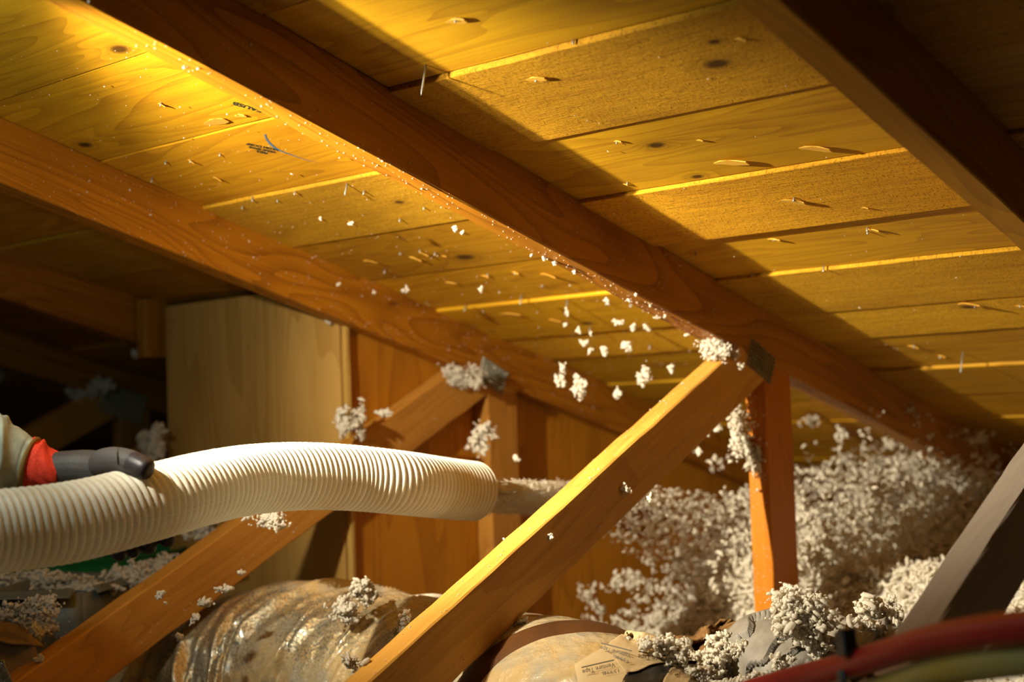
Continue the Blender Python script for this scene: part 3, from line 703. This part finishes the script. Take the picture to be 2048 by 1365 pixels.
pleated('duct_sleeve', [PD(1440, 1370, 1.85), PD(1490, 1335, 1.84), PD(1545, 1325, 1.82), PD(1610, 1365, 1.78), PD(1640, 1420, 1.74)], [.030, .050, .058, .052, .04], .034, .010, GREYDUCT,
        'grey folded duct jacket bulging between the torn tape and the foot of the post', 2)
pleated('duct_sleeve', [PD(1630, 1345, 1.88), PD(1690, 1320, 1.86), PD(1760, 1335, 1.82), PD(1840, 1390, 1.76)], [.038, .052, .056, .045], .042, .009, GREYDUCT,
        'grey duct jacket behind the red pipe, right of the white insulation mound', 4)
_vv, _ff = [], []
for oo in COL.objects:
    if oo.name.startswith('duct_sleeve'):
        k = len(_vv); _vv += [v.co[:] for v in oo.data.vertices]; _ff += [tuple(k+j for j in f.vertices) for f in oo.data.polygons]
_bvj = BVHTree.FromPolygons(_vv, _ff)
# brown torn kraft facing
outl = [(1325, 1300), (1332, 1282), (1345, 1270), (1352, 1279), (1360, 1272), (1368, 1284), (1388, 1276), (1402, 1258), (1418, 1250), (1428, 1255), (1440, 1240), (1462, 1236), (1475, 1246), (1500, 1240), (1535, 1252), (1548, 1290), (1500, 1330), (1430, 1345), (1350, 1340)]
vs = []; fs = []; cx = np.mean(outl, 0); m = 0; dense = []
for i in range(len(outl)):
    a, b2 = np.array(outl[i], float), np.array(outl[(i+1) % len(outl)], float)
    for k in range(4): dense.append(a+(b2-a)*k/4+rng.normal(0, 1.6, 2))
m = len(dense)
for k in (1, .75, .5, .25):
    for p in dense:
        w_ = cx+(p-cx)*k; vs.append(PD(w_[0], w_[1], 1.99+.03*math.sin(w_[0]*.11)+.02*math.sin(w_[1]*.2+w_[0]*.05)+rng.normal(0, .003)))
vs.append(PD(cx[0], cx[1], 1.98))
for ri in range(3):
    for i in range(m): fs.append((ri*m+i, ri*m+(i+1) % m, (ri+1)*m+(i+1) % m, (ri+1)*m+i))
for i in range(m): fs.append((3*m+i, 3*m+(i+1) % m, 4*m))
o = link('torn_paper', mesh(vs, fs), KRAFT, label='ragged brown kraft paper sticking up behind the torn tape', cat='paper', smooth=True)
o.modifiers.new('thick', 'SOLIDIFY').thickness = .002

# ---------------------------------------------------------------- pipes and tie in the near right corner
def pipe(name, pts, r, mat, label, cat='pipe', n=60):
    Cp, _ = spline(pts, n); return link(name, grid_mesh(tube(Cp, r, 32), True), mat, label=label, cat=cat)
pipe('pipe', [PD(1300, 1440, 1.62), PD(1480, 1390, 1.48), PD(1600, 1356, 1.38), PD(1700, 1331, 1.28), PD(1870, 1280, 1.12), PD(2048, 1254, 1.0), PD(2300, 1228, .90)], .0122, PEXR, 'dark red pipe bending through the lower right corner')
pipe('pipe', [PD(1500, 1470, 1.50), PD(1640, 1424, 1.38), PD(1740, 1386, 1.28), PD(1870, 1348, 1.14), PD(2048, 1321, 1.02), PD(2300, 1296, .92)], .0120, PEXY, 'pale yellow green pipe running just below the red pipe')
tb = []
tc_ = PD(1712, 1358, 1.275); dpipe = unit(PD(1870, 1280, 1.12)-PD(1600, 1356, 1.38)); upv = unit(UP-dpipe*np.dot(UP, dpipe)); sd = np.cross(dpipe, upv)
prof_ = []
for a in np.linspace(0, 2*math.pi, 40, endpoint=False):
    prof_.append(upv*math.sin(a)*.0275+sd*math.cos(a)*.0140)
rows = []
for w_, k in ((-.0075, .96), (-.0075, 1.07), (.0075, 1.07), (.0075, .96)):
    rows.append([tc_+dpipe*w_+p*k for p in prof_])
tie = link('cable_tie', grid_mesh(np.array(rows), True), TIE, label='black cable tie binding the red and yellow green pipes', cat='cable tie')
hd = PD(1693, 1290, 1.26)
board('tie_head', hd-upv*.010, hd+upv*.012, .018, .014, sd, TIE, tie, n=3)

# ---------------------------------------------------------------- left lower corner: sheet metal box, green tub, cardboard
def slab(name, quad, th_, mat, parent=None, nu=10, nv=8, bul=.0, seed=0, **k):
    """bent sheet through four corners (3-D), with thickness"""
    a, b2, c, d = [np.array(x, float) for x in quad]; r_ = np.random.default_rng(seed); n_ = unit(np.cross(b2-a, d-a)); P = np.zeros((nu, nv, 3))
    for i in range(nu):
        for j in range(nv):
            s_, t_ = i/(nu-1), j/(nv-1); P[i, j] = (a*(1-s_)+b2*s_)*(1-t_)+(d*(1-s_)+c*s_)*t_+n_*(bul*math.sin(math.pi*s_)*math.sin(math.pi*t_)+r_.normal(0, abs(bul)*.12+.0002))
    o = link(name, grid_mesh(P), mat, parent, **k); o.modifiers.new('t', 'SOLIDIFY').thickness = th_; return o
cor = PD(166, 1188, 2.16); zb = -ZO+.003
lft = PD(-30, 1184, 2.12); rgt = PD(292, 1148, 2.36)
down = lambda p: np.array([p[0], p[1], zb])
boxo = empty('metal_box', (cor[0], cor[1], -ZO), label='dark grey sheet metal box with folded rim at lower left, under the hose', cat='box')
def rel(o, parent): return o
bk = rgt+(lft-cor)
for nm, qd in (('side_panel', (lft, cor, down(cor), down(lft))), ('side_panel', (cor, rgt, down(rgt), down(cor))), ('side_panel', (bk, lft, down(lft), down(bk))), ('side_panel', (rgt, bk, down(bk), down(rgt)))):
    rel(slab(nm, qd, .0012, BIN, boxo, bul=.003), boxo)
f1 = [lft, PD(150, 1178, 2.15), PD(140, 1196, 2.13), PD(-30, 1200, 2.10)]; f2 = [PD(186, 1172, 2.19), PD(290, 1146, 2.36), PD(288, 1160, 2.34), PD(196, 1186, 2.18)]
for f_ in (f1, f2): rel(slab('folded_rim', f_, .0012, BIN, boxo, bul=.002), boxo)
# green tub
gc = PD(160, 1108, 2.75); R_ = .30
th = np.linspace(0, 2*math.pi, 64, endpoint=False); rows = []
for rr_, zz in ((.0, -ZO), (.16, -ZO), (.19, gc[2]-.02), (.20, gc[2]), (.206, gc[2]+.004), (.195, gc[2]+.004), (.185, gc[2]-.03), (.0, gc[2]-.03)):
    rows.append([(gc[0]+rr_*math.cos(a), gc[1]+rr_*math.sin(a), zz+.001) for a in th])
link('green_tub', grid_mesh(np.array(rows), True), GREEN, label='green plastic tub behind the grey metal box, mostly hidden by the hose', cat='tub')
cb = empty('cardboard_piece', (PD(40, 1330, 2.0)[0], PD(40, 1330, 2.0)[1], -ZO), label='bent tan cardboard piece in the lower left corner in front of the metal box', cat='cardboard')
rel(slab('flap', (PD(-40, 1238, 2.03), PD(30, 1243, 2.05), PD(88, 1290, 2.0), PD(-40, 1275, 1.96)), .004, CARD, cb, bul=.006), cb)
rel(slab('flap', (PD(-40, 1262, 2.0), PD(62, 1268, 2.0), PD(96, 1400, 1.97), PD(-40, 1420, 1.93)), .004, CARD, cb, bul=.010), cb)
slabp = slab('foil_scrap', (PD(-60, 1318, 1.80), PD(8, 1322, 1.80), PD(34, 1400, 1.78), PD(-60, 1420, 1.76)), .002, FOIL, None, 24, 24, .03, 3, label='shiny crumpled foil scrap at the very lower left corner', cat='foil')
# thin pale cable lying behind the duct
pipe('cable', [PD(700, 1240, 2.25), PD(775, 1207, 2.2), PD(800, 1200, 2.17), PD(835, 1195, 2.15), PD(880, 1194, 2.15), PD(960, 1215, 2.2)], .0035, CABLE, 'thin pale cable arching over the duct behind the diagonal web', 'cable')

# ---------------------------------------------------------------- loose insulation
def fbm(x, y, seed, octs=((3, 1), (7, .5), (15, .25), (31, .14), (63, .08))):
    r_ = np.random.default_rng(seed); z = 0
    for fr, am in octs:
        for k in range(5):
            a, b2, c, d = r_.normal(0, 1), r_.normal(0, 1), r_.uniform(0, 6.3), r_.uniform(0, 6.3)
            z = z+am*np.sin(fr*(a*x+b2*y)+c)/5**.5
    return z
def sstep(t_): t_ = np.clip(t_, 0, 1); return t_*t_*(3-2*t_)
def ground(x, y):
    base = -.555+.02*fbm(x, y, 3)
    hump = sstep((x+1.80)/.42)*sstep((y-1.92)/.40)*(.225+.125*np.clip((y-2.1)/1.2, 0, 1.2))*(1-.35*sstep((x+.75)/.5))
    backl = sstep((y-2.9)/.9)*.18
    left = sstep((-x-1.95)/.15)*sstep((y-1.35)/.3)*.16
    return base+hump+backl*sstep((x+2.0)/.3)+left+.012*fbm(x*3, y*3, 8)*sstep((y-1.8)/.3)
nx, ny = 260, 260
gx, gy = np.meshgrid(np.linspace(-4.2, .6, nx), np.linspace(.3, 4.3, ny), indexing='ij')
gz = ground(gx, gy)+rng.normal(0, .0035, gx.shape)
roofz = (H-gy*math.sin(SL))/math.cos(SL)-.012
gz = np.minimum(gz, roofz)
pile = link('insulation_blanket', grid_mesh(np.stack([gx, gy, gz], -1)), FLUFF, kind='stuff', label='loose white blown insulation heaped over the attic floor and up to the eave', cat='insulation')
n = 42000
x_ = rng.uniform(-1.85, -.55, n); y_ = rng.uniform(1.95, 3.5, n); z_ = ground(x_, y_)+rng.uniform(-.002, .016, n)
ok = z_ < (H-y_*math.sin(SL))/math.cos(SL)-.01
P = np.stack([x_, y_, z_], 1)[ok]
vs, fs = worms(P, rng.uniform(.004, .011, len(P)), seed=21)
o = link('surface_fibres', tri_mesh(vs, fs), FLUFF, pile, kind='stuff')

# fluffy clumps
def clump(name, c, size, n, label=None, group=None, squash=(1, 1, 1), seed=None, nub=.0042, parent=None, dirv=None, kind=None):
    r_ = np.random.default_rng(seed if seed is not None else int(abs(c[0]*1e4+c[1]*1e3)) % 99991)
    P = r_.normal(0, 1, (n, 3)); P /= np.linalg.norm(P, axis=1)[:, None]; P *= (r_.uniform(0, 1, (n, 1))**.45)
    # lumpy: pull to a few random centres
    k = max(2, n//28); cc = r_.uniform(-.7, .7, (k, 3)); a = r_.integers(0, k, n); P = P*.5+cc[a]
    P = P*np.array(size)*np.array(squash)
    vs, fs = worms(P, nub*r_.uniform(.6, 1.5, n), elong=(1.2, 3.4), seed=int(r_.integers(1e6)))
    o = link(name, tri_mesh(vs, fs), FLUFF, parent, label=label, cat='insulation' if label else None, group=group, kind=kind); o.location = c; return o
def pxs(px, depth): return px*depth/F
def cl(px, py, depth, w_, h_, n, label, nub=.0042, seed=None, group=None):
    for (ox, oy) in ((0, 0), (w_*.25, 0), (-w_*.25, 0), (0, h_*.3)):
        for bv in (_bv, _bvj):
            hit = bv.ray_cast(Vector((0, 0, 0)), Vector(ray(px+ox, py+oy)))
            if hit[0] is not None: depth = min(depth, float(np.array(hit[0])@FW)-pxs(min(w_, h_), depth)*.22)
    """a clump centred at a pixel of the photograph at a depth, w_ x h_ pixels"""
    c = PD(px, py, depth); W_, H_ = pxs(w_, depth)/2, pxs(h_, depth)/2
    o = clump('insulation_clump', c, 1.0, n, label, group, (1, 1, 1), seed, nub)
    me = o.data; co = np.empty(len(me.vertices)*3, np.float32); me.vertices.foreach_get('co', co); co = co.reshape(-1, 3)
    # worms were built around unit-size centres: rebuild with proper axes
    n = int(n*2.9); nub *= .98; r_ = np.random.default_rng(seed if seed is not None else int(px*7+py))
    k = max(3, n//16); cc = np.clip(np.cumsum(r_.normal(0, .42, (k, 3)), 0)*.5+r_.uniform(-.8, .8, (k, 3))*.6, -1, 1); cc[:, 1] -= .15*np.abs(cc[:, 0])*(w_ > 70); a = np.minimum((k*r_.random(n)**1.3).astype(int), k-1); P = r_.normal(0, 1, (n, 3))*r_.uniform(.06, .24, k)[a][:, None]+cc[a]*.85
    P = (P[:, :1]*RT*W_+P[:, 1:2]*UP*H_+P[:, 2:]*FW*min(W_, H_)*.7)*1.12
    vs, fs = worms(P, nub*r_.uniform(.3, 1.0, n)*(1+.9*(r_.random(n) < .25)), elong=(1.0, 2.2), flat=.9, seed=int(r_.integers(1e6)))
    old = o.data; o.data = tri_mesh(vs, fs); o.data.materials.append(FLUFF); bpy.data.meshes.remove(old); return o
dm = lambda px, py, x: float(PX(px, py, x)@FW)
cl(1440, 700, dm(1440, 700, XM-.02)-.03, 70, 42, 200, 'glowing white insulation tuft wedged where the middle truss web meets its rafter', seed=1)
cl(1478, 724, dm(1478, 724, XM+.004)-.01, 30, 44, 50, 'small bright insulation drip hanging right of the glowing tuft at the middle joint', seed=2, nub=.0036)
cl(1492, 862, dm(1492, 862, XM-.03), 52, 150, 260, 'tall white insulation tuft stuck to the left edge of the middle post', seed=3)
cl(1500, 908, dm(1500, 908, XM-.03), 34, 54, 70, 'lower end tuft of insulation on the left edge of the middle post', seed=33)
cl(905, 742, dm(905, 742, XM-T), 100, 48, 230, 'wide insulation tuft on the joint of the orange lit truss, left of its metal plate', seed=4, nub=.005)
cl(718, 848, 2.42, 62, 62, 170, 'insulation tuft in the notch between plywood seam and web above the hose', seed=5, nub=.006)
cl(762, 836, 2.40, 40, 26, 50, 'short row of insulation on the web edge right of the plywood seam', seed=6, nub=.005)
cl(720, 820, 2.44, 16, 40, 40, 'thin insulation streak caught in the plywood seam', seed=66, nub=.005)
cl(975, 868, 2.52, 52, 62, 90, 'insulation tuft stuck to the plywood left of the second post', seed=7, nub=.006)
cl(1105, 1065, dm(1105, 1065, XM+.004), 18, 28, 22, 'tiny white flake stuck on the dark side of the front diagonal web, halfway down', seed=8, nub=.0035)
cl(1252, 988, dm(1252, 988, XM+.004), 30, 40, 24, 'thin tan insulation wisp on the dark side of the front diagonal web, higher up', seed=9, nub=.003)
cl(700, 1205, 2.02, 60, 56, 170, 'white insulation clump on the foil duct, upper left of the front web', seed=10, nub=.005)
cl(735, 1190, 2.02, 52, 56, 150, 'tall fluffy insulation clump on top of the foil duct', seed=11, nub=.005)
cl(692, 1228, 2.0, 36, 30, 70, 'lower lobe of insulation on the foil duct', seed=12, nub=.005)
cl(785, 1250, 1.86, 50, 52, 110, 'insulation clump on the duct pressed against the front diagonal web', seed=13, nub=.005)
cl(722, 1336, 1.66, 52, 34, 90, 'bluish white insulation tuft at the bottom end of the front diagonal web', seed=14, nub=.0042)
cl(803, 1285, 1.70, 14, 14, 20, 'small round insulation flake on the light edge of the front web', seed=15)
cl(775, 1308, 1.68, 16, 10, 16, 'flat insulation flake low on the light edge of the front web', seed=16)
cl(1038, 1243, 1.93, 26, 18, 26, 'single insulation flake on the duct below the front web', seed=17)
cl(1328, 1308, 1.92, 78, 52, 240, 'white curly insulation clump on the printed beige tape', seed=18, nub=.005)
cl(1338, 1280, 1.93, 28, 32, 50, 'upper knob of the insulation clump on the printed tape', seed=19, nub=.005)
cl(1258, 1278, 1.9, 12, 6, 8, 'lone flake on the beige end of the duct', seed=20, nub=.003)
cl(1430, 1320, 1.80, 100, 60, 330, 'insulation heap between the printed tape and the grey duct jacket', seed=22, nub=.005)
cl(1400, 1350, 1.86, 80, 36, 170, 'insulation scatter at the bottom edge below the torn tape', seed=23, nub=.005)
cl(1498, 1352, 1.66, 110, 26, 200, 'insulation strewn along the bottom edge left of the red pipe', seed=24, nub=.005)
cl(1560, 1322, 1.80, 44, 34, 60, 'sparse insulation flakes on the grey duct jacket left of the red pipe', seed=25, nub=.004)
cl(1440, 1275, 1.90, 60, 30, 90, 'insulation bits on the brown kraft paper', seed=26, nub=.004)
cl(1620, 1245, 1.86, 110, 100, 560, 'big white insulation mound at the foot of the middle post', seed=27, nub=.0062)
cl(1598, 1200, 2.08, 50, 46, 130, 'upper part of the insulation mound leaning on the middle post', seed=28, nub=.006)
cl(1640, 1300, 1.96, 54, 54, 170, 'insulation spilling down between the two grey duct jackets', seed=29, nub=.0055)
cl(1745, 1220, 2.0, 90, 56, 300, 'insulation mound behind the near grey web, right of the middle post', seed=30, nub=.006)
cl(1760, 1262, 2.0, 50, 26, 80, 'insulation strip on the right grey duct jacket beside the near web', seed=31, nub=.005)
cl(545, 1035, 2.02, 80, 34, 130, 'insulation caught on the second web right below the hose', seed=34, nub=.005)
cl(552, 1052, 1.98, 30, 30, 40, 'insulation drip hanging on the second web below the hose', seed=35, nub=.004)
cl(327, 1192, 1.93, 28, 18, 14, 'small star of insulation on the side of the second web, low', seed=36, nub=.0045)
cl(330, 1205, 1.92, 10, 6, 6, 'tiny yellow flake under the star of insulation on the second web', seed=361, nub=.002)
cl(452, 1176, 2.0, 40, 20, 26, 'insulation flakes where the duct meets the second web, upper', seed=37, nub=.0045)
cl(405, 1208, 1.98, 40, 22, 26, 'insulation flakes where the duct meets the second web, middle', seed=38, nub=.0045)
cl(390, 1240, 1.96, 22, 22, 18, 'insulation flakes where the duct meets the second web, lower', seed=39, nub=.0045)
cl(360, 1268, 1.94, 22, 22, 18, 'lowest insulation flakes between the duct and the second web', seed=40, nub=.0045)
cl(483, 1148, 2.02, 12, 16, 8, 'round yellow flake on the second web above the duct', seed=401, nub=.005)
cl(90, 1160, 2.25, 230, 30, 620, 'long insulation ridge lying on the left side of the metal box', seed=41, nub=.006)
cl(248, 1142, 2.3, 100, 44, 380, 'insulation heap on the right corner of the metal box', seed=42, nub=.006)
cl(322, 1122, 2.42, 66, 38, 220, 'insulation heap between the metal box and the second web', seed=43, nub=.006)
cl(285, 1168, 2.3, 44, 40, 140, 'insulation spilling over the metal box rim beside the second web', seed=44, nub=.0055)
cl(40, 1225, 2.06, 120, 60, 520, 'insulation heap on the cardboard in front of the metal box', seed=45, nub=.005)
cl(70, 1268, 2.03, 40, 40, 120, 'insulation tongue sliding off the cardboard corner', seed=46, nub=.005)
cl(85, 1315, 1.98, 20, 26, 30, 'few insulation flakes at the cardboard corner next to the second web', seed=47)
cl(390, 1070, 2.45, 60, 50, 150, 'blurred insulation behind the second web, below the hose', seed=48, nub=.007)
cl(178, 792, dm(178, 792, XM-3*T), 84, 48, 190, 'bluish insulation tuft on the joint of the farthest truss', seed=49, nub=.010)
cl(318, 880, 2.75, 30, 90, 190, 'insulation streak down the left edge of the pale plywood', seed=50, nub=.008)
cl(298, 892, 2.8, 40, 40, 80, 'insulation lump left of the pale plywood just above the hose', seed=51, nub=.008)
cl(277, 704, 2.98, 22, 26, 26, 'small insulation tuft under the scrap board', seed=52, nub=.007)
cl(298, 592, 2.98, 50, 14, 26, 'insulation bits on top of the scrap board', seed=53, nub=.006)
cl(3, 752, 3.6, 12, 26, 20, 'insulation fleck at the left edge on the farthest truss', seed=54, nub=.008)
cl(648, 640, 2.5, 34, 10, 30, 'insulation flecks under the orange rafter at the top of the plywood', seed=55, nub=.005)
cl(80, 878, 3.9, 14, 14, 16, 'pale blurred fleck on the farthest web at left', seed=56, nub=.01)
cl(1298, 996, 1.99, 12, 24, 14, 'small dark flake hanging from the lower edge of the front web', seed=57, nub=.004)
# big flakes drifting in front of the deck
air = [(1122, 744, 24, 50), (1168, 764, 34, 58), (1285, 748, 26, 46), (1236, 778, 18, 34), (1346, 732, 16, 20), (1208, 698, 22, 22), (1262, 694, 28, 20), (1168, 686, 18, 16), (1156, 664, 12, 18), (1184, 666, 9, 9),
       (1268, 658, 12, 12), (1294, 656, 12, 14), (1133, 622, 9, 22), (1212, 602, 12, 10), (1130, 650, 10, 8), (1180, 700, 10, 14), (1242, 648, 24, 10), (1370, 800, 16, 30), (1030, 920, 14, 20), (1432, 845, 20, 30), (1410, 862, 18, 34),
       (962, 578, 9, 12), (812, 582, 14, 12), (700, 448, 10, 10), (910, 462, 14, 12), (925, 466, 8, 8), (640, 438, 8, 8), (674, 570, 10, 10), (748, 586, 8, 10), (1335, 820, 12, 16), (1395, 905, 14, 20)]
for i, a in enumerate(air):
    own = {0: 'tall ragged insulation flake, left one of the two big drifting ones below the deck', 1: 'biggest drifting insulation flake, right of the tall ragged one', 2: 'drifting insulation flake shaped like a leaning wisp, halfway to the middle joint', 3: 'drifting insulation flake lowest of the four big ones left of the diagonal web'}.get(i)
    P_ = PR(a[0], a[1], .03); d_ = min(float(P_@FW)*.97, 2.35)
    cl(a[0], a[1], d_, a[2], a[3], 6+int(a[2]*a[3]/26), own or 'small white insulation flake drifting in the air below the deck boards', nub=.0045 if a[2] > 10 else .003, seed=300+i, group=None if own else 'insulation flakes drifting below the roof deck')

# specks stuck on the timbers and deck
def specks():
    P = []; 
    r_ = np.random.default_rng(77)
    for k in range(300):      # lit underside of the main rafter
        v = 2.0-1.3*r_.random()**1.6; P.append(roof(XM-r_.uniform(.001, .037), v, DD+.001))
    for k in range(170): v = r_.uniform(.6, 2.2); P.append(roof(XM+.001, v, r_.uniform(.004, DD)))
    for k in range(330): v = r_.uniform(.9, 2.3); P.append(roof(XM-T+.001, v, r_.uniform(.004, DD)))
    for k in range(430): P.append(roof(r_.uniform(XM-T, XM-TH), r_.uniform(.7, 2.3), .008))
    for k in range(90): P.append(roof(r_.uniform(XM, XM+T), r_.uniform(.9, 2.4), .008))
    for k in range(120): s_ = r_.uniform(0, .9); P.append(np.array([XM-r_.uniform(.002, .036), 1.943-.9*s_, .094-.43*s_+.0015]))
    for k in range(50): s_ = r_.uniform(0, .9); P.append(np.array([XM+.001, 1.97-.9*s_, .05-.43*s_-.02*r_.random()]))
    for k in range(130): P.append(np.array([XM-r_.uniform(.002, .036), 2.043, r_.uniform(-.33, -.05)]))
    for k in range(60): s_ = r_.uniform(0, .9); P.append(np.array([XM-T+.001, 1.97-.9*s_, .05-.43*s_-.02*r_.random()]))
    P = np.array(P); sz = r_.uniform(.0006, .0017, len(P))*np.where(r_.random(len(P)) < .12, 1.9, 1)
    vs, fs = worms(P, sz, elong=(.9, 1.8), flat=.9, seed=5)
    link('insulation_specks', tri_mesh(vs, fs), FLUFF, kind='stuff', label='tiny insulation specks stuck to the rafters, webs and deck boards', cat='insulation')
specks()
# tufts on the lit lower edge of the main rafter
for i, (px, py, w_) in enumerate([(1062, 511, 9), (1090, 518, 12), (1110, 525, 10), (1256, 597, 14), (1316, 636, 16), (1328, 632, 9), (1300, 612, 8), (1150, 545, 8), (1372, 668, 10), (1272, 590, 8)]):
    P_ = PR(px, py, DD+.003); cl(px, py, float(P_@FW), w_, w_, 8, 'glowing insulation crumb on the lit underside of the middle rafter', nub=.0026, seed=500+i, group='glowing crumbs under the middle rafter')

# the blown stream: dense slivers out of the nozzle, then a widening cloud that falls on the heap
e0 = C_end = hc[-1]; dirn = unit(hc[-1]-hc[-2]); dirn = unit(dirn+np.array([-.10, .05, .06]))
sidev = unit(np.cross(dirn, (0, 0, 1))); upv2 = np.cross(sidev, dirn)
def stream(n, s0, s1, r0, r1, sz, el, seed, drop=.10, p=1.0):
    r_ = np.random.default_rng(seed); s_ = s0+(s1-s0)*r_.random(n)**p; f_ = (s_-s0)/(s1-s0); rr_ = (r0+(r1-r0)*f_)*np.sqrt(r_.random(n)); a = r_.uniform(0, 2*math.pi, n)
    P = e0+dirn*s_[:, None]+sidev*(rr_*np.cos(a))[:, None]+upv2*(rr_*np.where(np.sin(a) > 0, .42, .95)*np.sin(a))[:, None]; P[:, 2] -= drop*s_**2
    return P
Pn = stream(4600, -.02, .34, .030, .050, 0, 0, 1, .05)
vs1, fs1 = worms(Pn, rng.uniform(.0009, .0020, len(Pn)), dirs=dirn, elong=(10, 26), seed=31)
Pm = stream(2600, .25, 1.5, .04, .25, 0, 0, 2, .09, .8)
gz_ = ground(Pm[:, 0], Pm[:, 1]); rz_ = (H-Pm[:, 1]*math.sin(SL))/math.cos(SL)-.015
Pm = Pm[(Pm[:, 2] > gz_) & (Pm[:, 2] < rz_) & (Pm[:, 0] > XW+.05)]
vs2, fs2 = worms(Pm, rng.uniform(.003, .009, len(Pm)), dirs=dirn, elong=(1.3, 3.6), seed=32)
vsA = np.vstack([vs1, vs2]); fsA = np.vstack([fs1, fs2+len(vs1)])
link('insulation_stream', tri_mesh(vsA, fsA), FLUFF, kind='stuff', label='spray of white insulation flying out of the hose mouth toward the eave', cat='insulation')
n = 6000
x_ = rng.uniform(-1.70, -1.12, n); y_ = 2.12+1.25*rng.random(n)**.8; h_ = np.where(rng.random(n) < .05, rng.uniform(0, .3, n), np.minimum(rng.exponential(.055, n), .15))
P = np.stack([x_, y_, ground(x_, y_)+h_], 1); P = P[(P[:, 2] < (H-P[:, 1]*math.sin(SL))/math.cos(SL)-.02)]
sz = rng.uniform(.004, .010, len(P))
# each cloud speck is a knot of three nubs
P3 = np.repeat(P, 3, 0)+rng.normal(0, 1, (len(P)*3, 3))*np.repeat(sz, 3)[:, None]*.7
Q = P[rng.integers(0, len(P), 260)]; QR = rng.uniform(.008, .024, 260)
P4 = np.repeat(Q, 34, 0)+rng.normal(0, .5, (260*34, 3))*np.repeat(QR, 34)[:, None]*np.repeat(rng.uniform(.6, 1.5, (260, 3)), 34, 0)
vs, fs = worms(np.vstack([P3, P4]), np.r_[np.repeat(sz, 3)*.9, np.full(len(P4), .0065)*rng.uniform(.5, 1.4, len(P4))], elong=(1.0, 2.2), flat=.85, seed=41)
link('insulation_cloud', tri_mesh(vs, fs), FLUFF, kind='stuff', label='cloud of insulation flakes tumbling over the heap around the middle post', cat='insulation')

hz, Nh, Lh, LLh = new_mat('spray_haze_scatter')  # no real dust: scatter volume added to brighten and soften the flying flakes
tc = nd(Nh, 'ShaderNodeTexCoord'); vol = nd(Nh, 'ShaderNodeVolumeScatter'); out = nd(Nh, 'ShaderNodeOutputMaterial')
vol.inputs['Color'].default_value = (.95, .88, .72, 1); vol.inputs['Anisotropy'].default_value = .2
ln = vm(Nh, 'LENGTH', tc.outputs['Object']).outputs['Value']
fall = rng_map(Nh, ln, 1.0, .45, 0, 1)
dn = rng_map(Nh, noise(Nh, tc.outputs['Object'], 3.2, 3, .6, .5), .36, .66, .25, 1.6)
LLh.new(mth(Nh, 'MULTIPLY', mth(Nh, 'MULTIPLY', fall, dn), HAZE), vol.inputs['Density']); LLh.new(vol.outputs[0], out.inputs['Volume'])
th2 = np.linspace(0, math.pi, 20); ph2 = np.linspace(0, 2*math.pi, 32, endpoint=False)
Ps = np.stack([np.cos(th2)[:, None]*np.ones(32)[None], np.sin(th2)[:, None]*np.cos(ph2)[None], np.sin(th2)[:, None]*np.sin(ph2)[None]], -1)
filler = link('filler_haze', grid_mesh(Ps, True), hz, kind='stuff', label='thin tan dust haze volume added to stand in for blurred flying insulation', cat='haze')
ca = e0+dirn*.95; ca[2] = -.17
Mx = Matrix.Identity(4); zz = unit(np.cross(np.cross(dirn, (0, 0, 1)), dirn)); ss = np.cross(zz, dirn)
for i in range(3): Mx[i][0] = dirn[i]*.85; Mx[i][1] = ss[i]*.27; Mx[i][2] = zz[i]*.16; Mx[i][3] = ca[i]
filler.matrix_basis = Mx
# ---------------------------------------------------------------- lift everything so that the floor is z = 0
for o in list(COL.objects):
    if o.parent is None and o.type in ('MESH', 'EMPTY'): o.matrix_basis = Matrix.Translation((0, 0, ZO)) @ o.matrix_basis
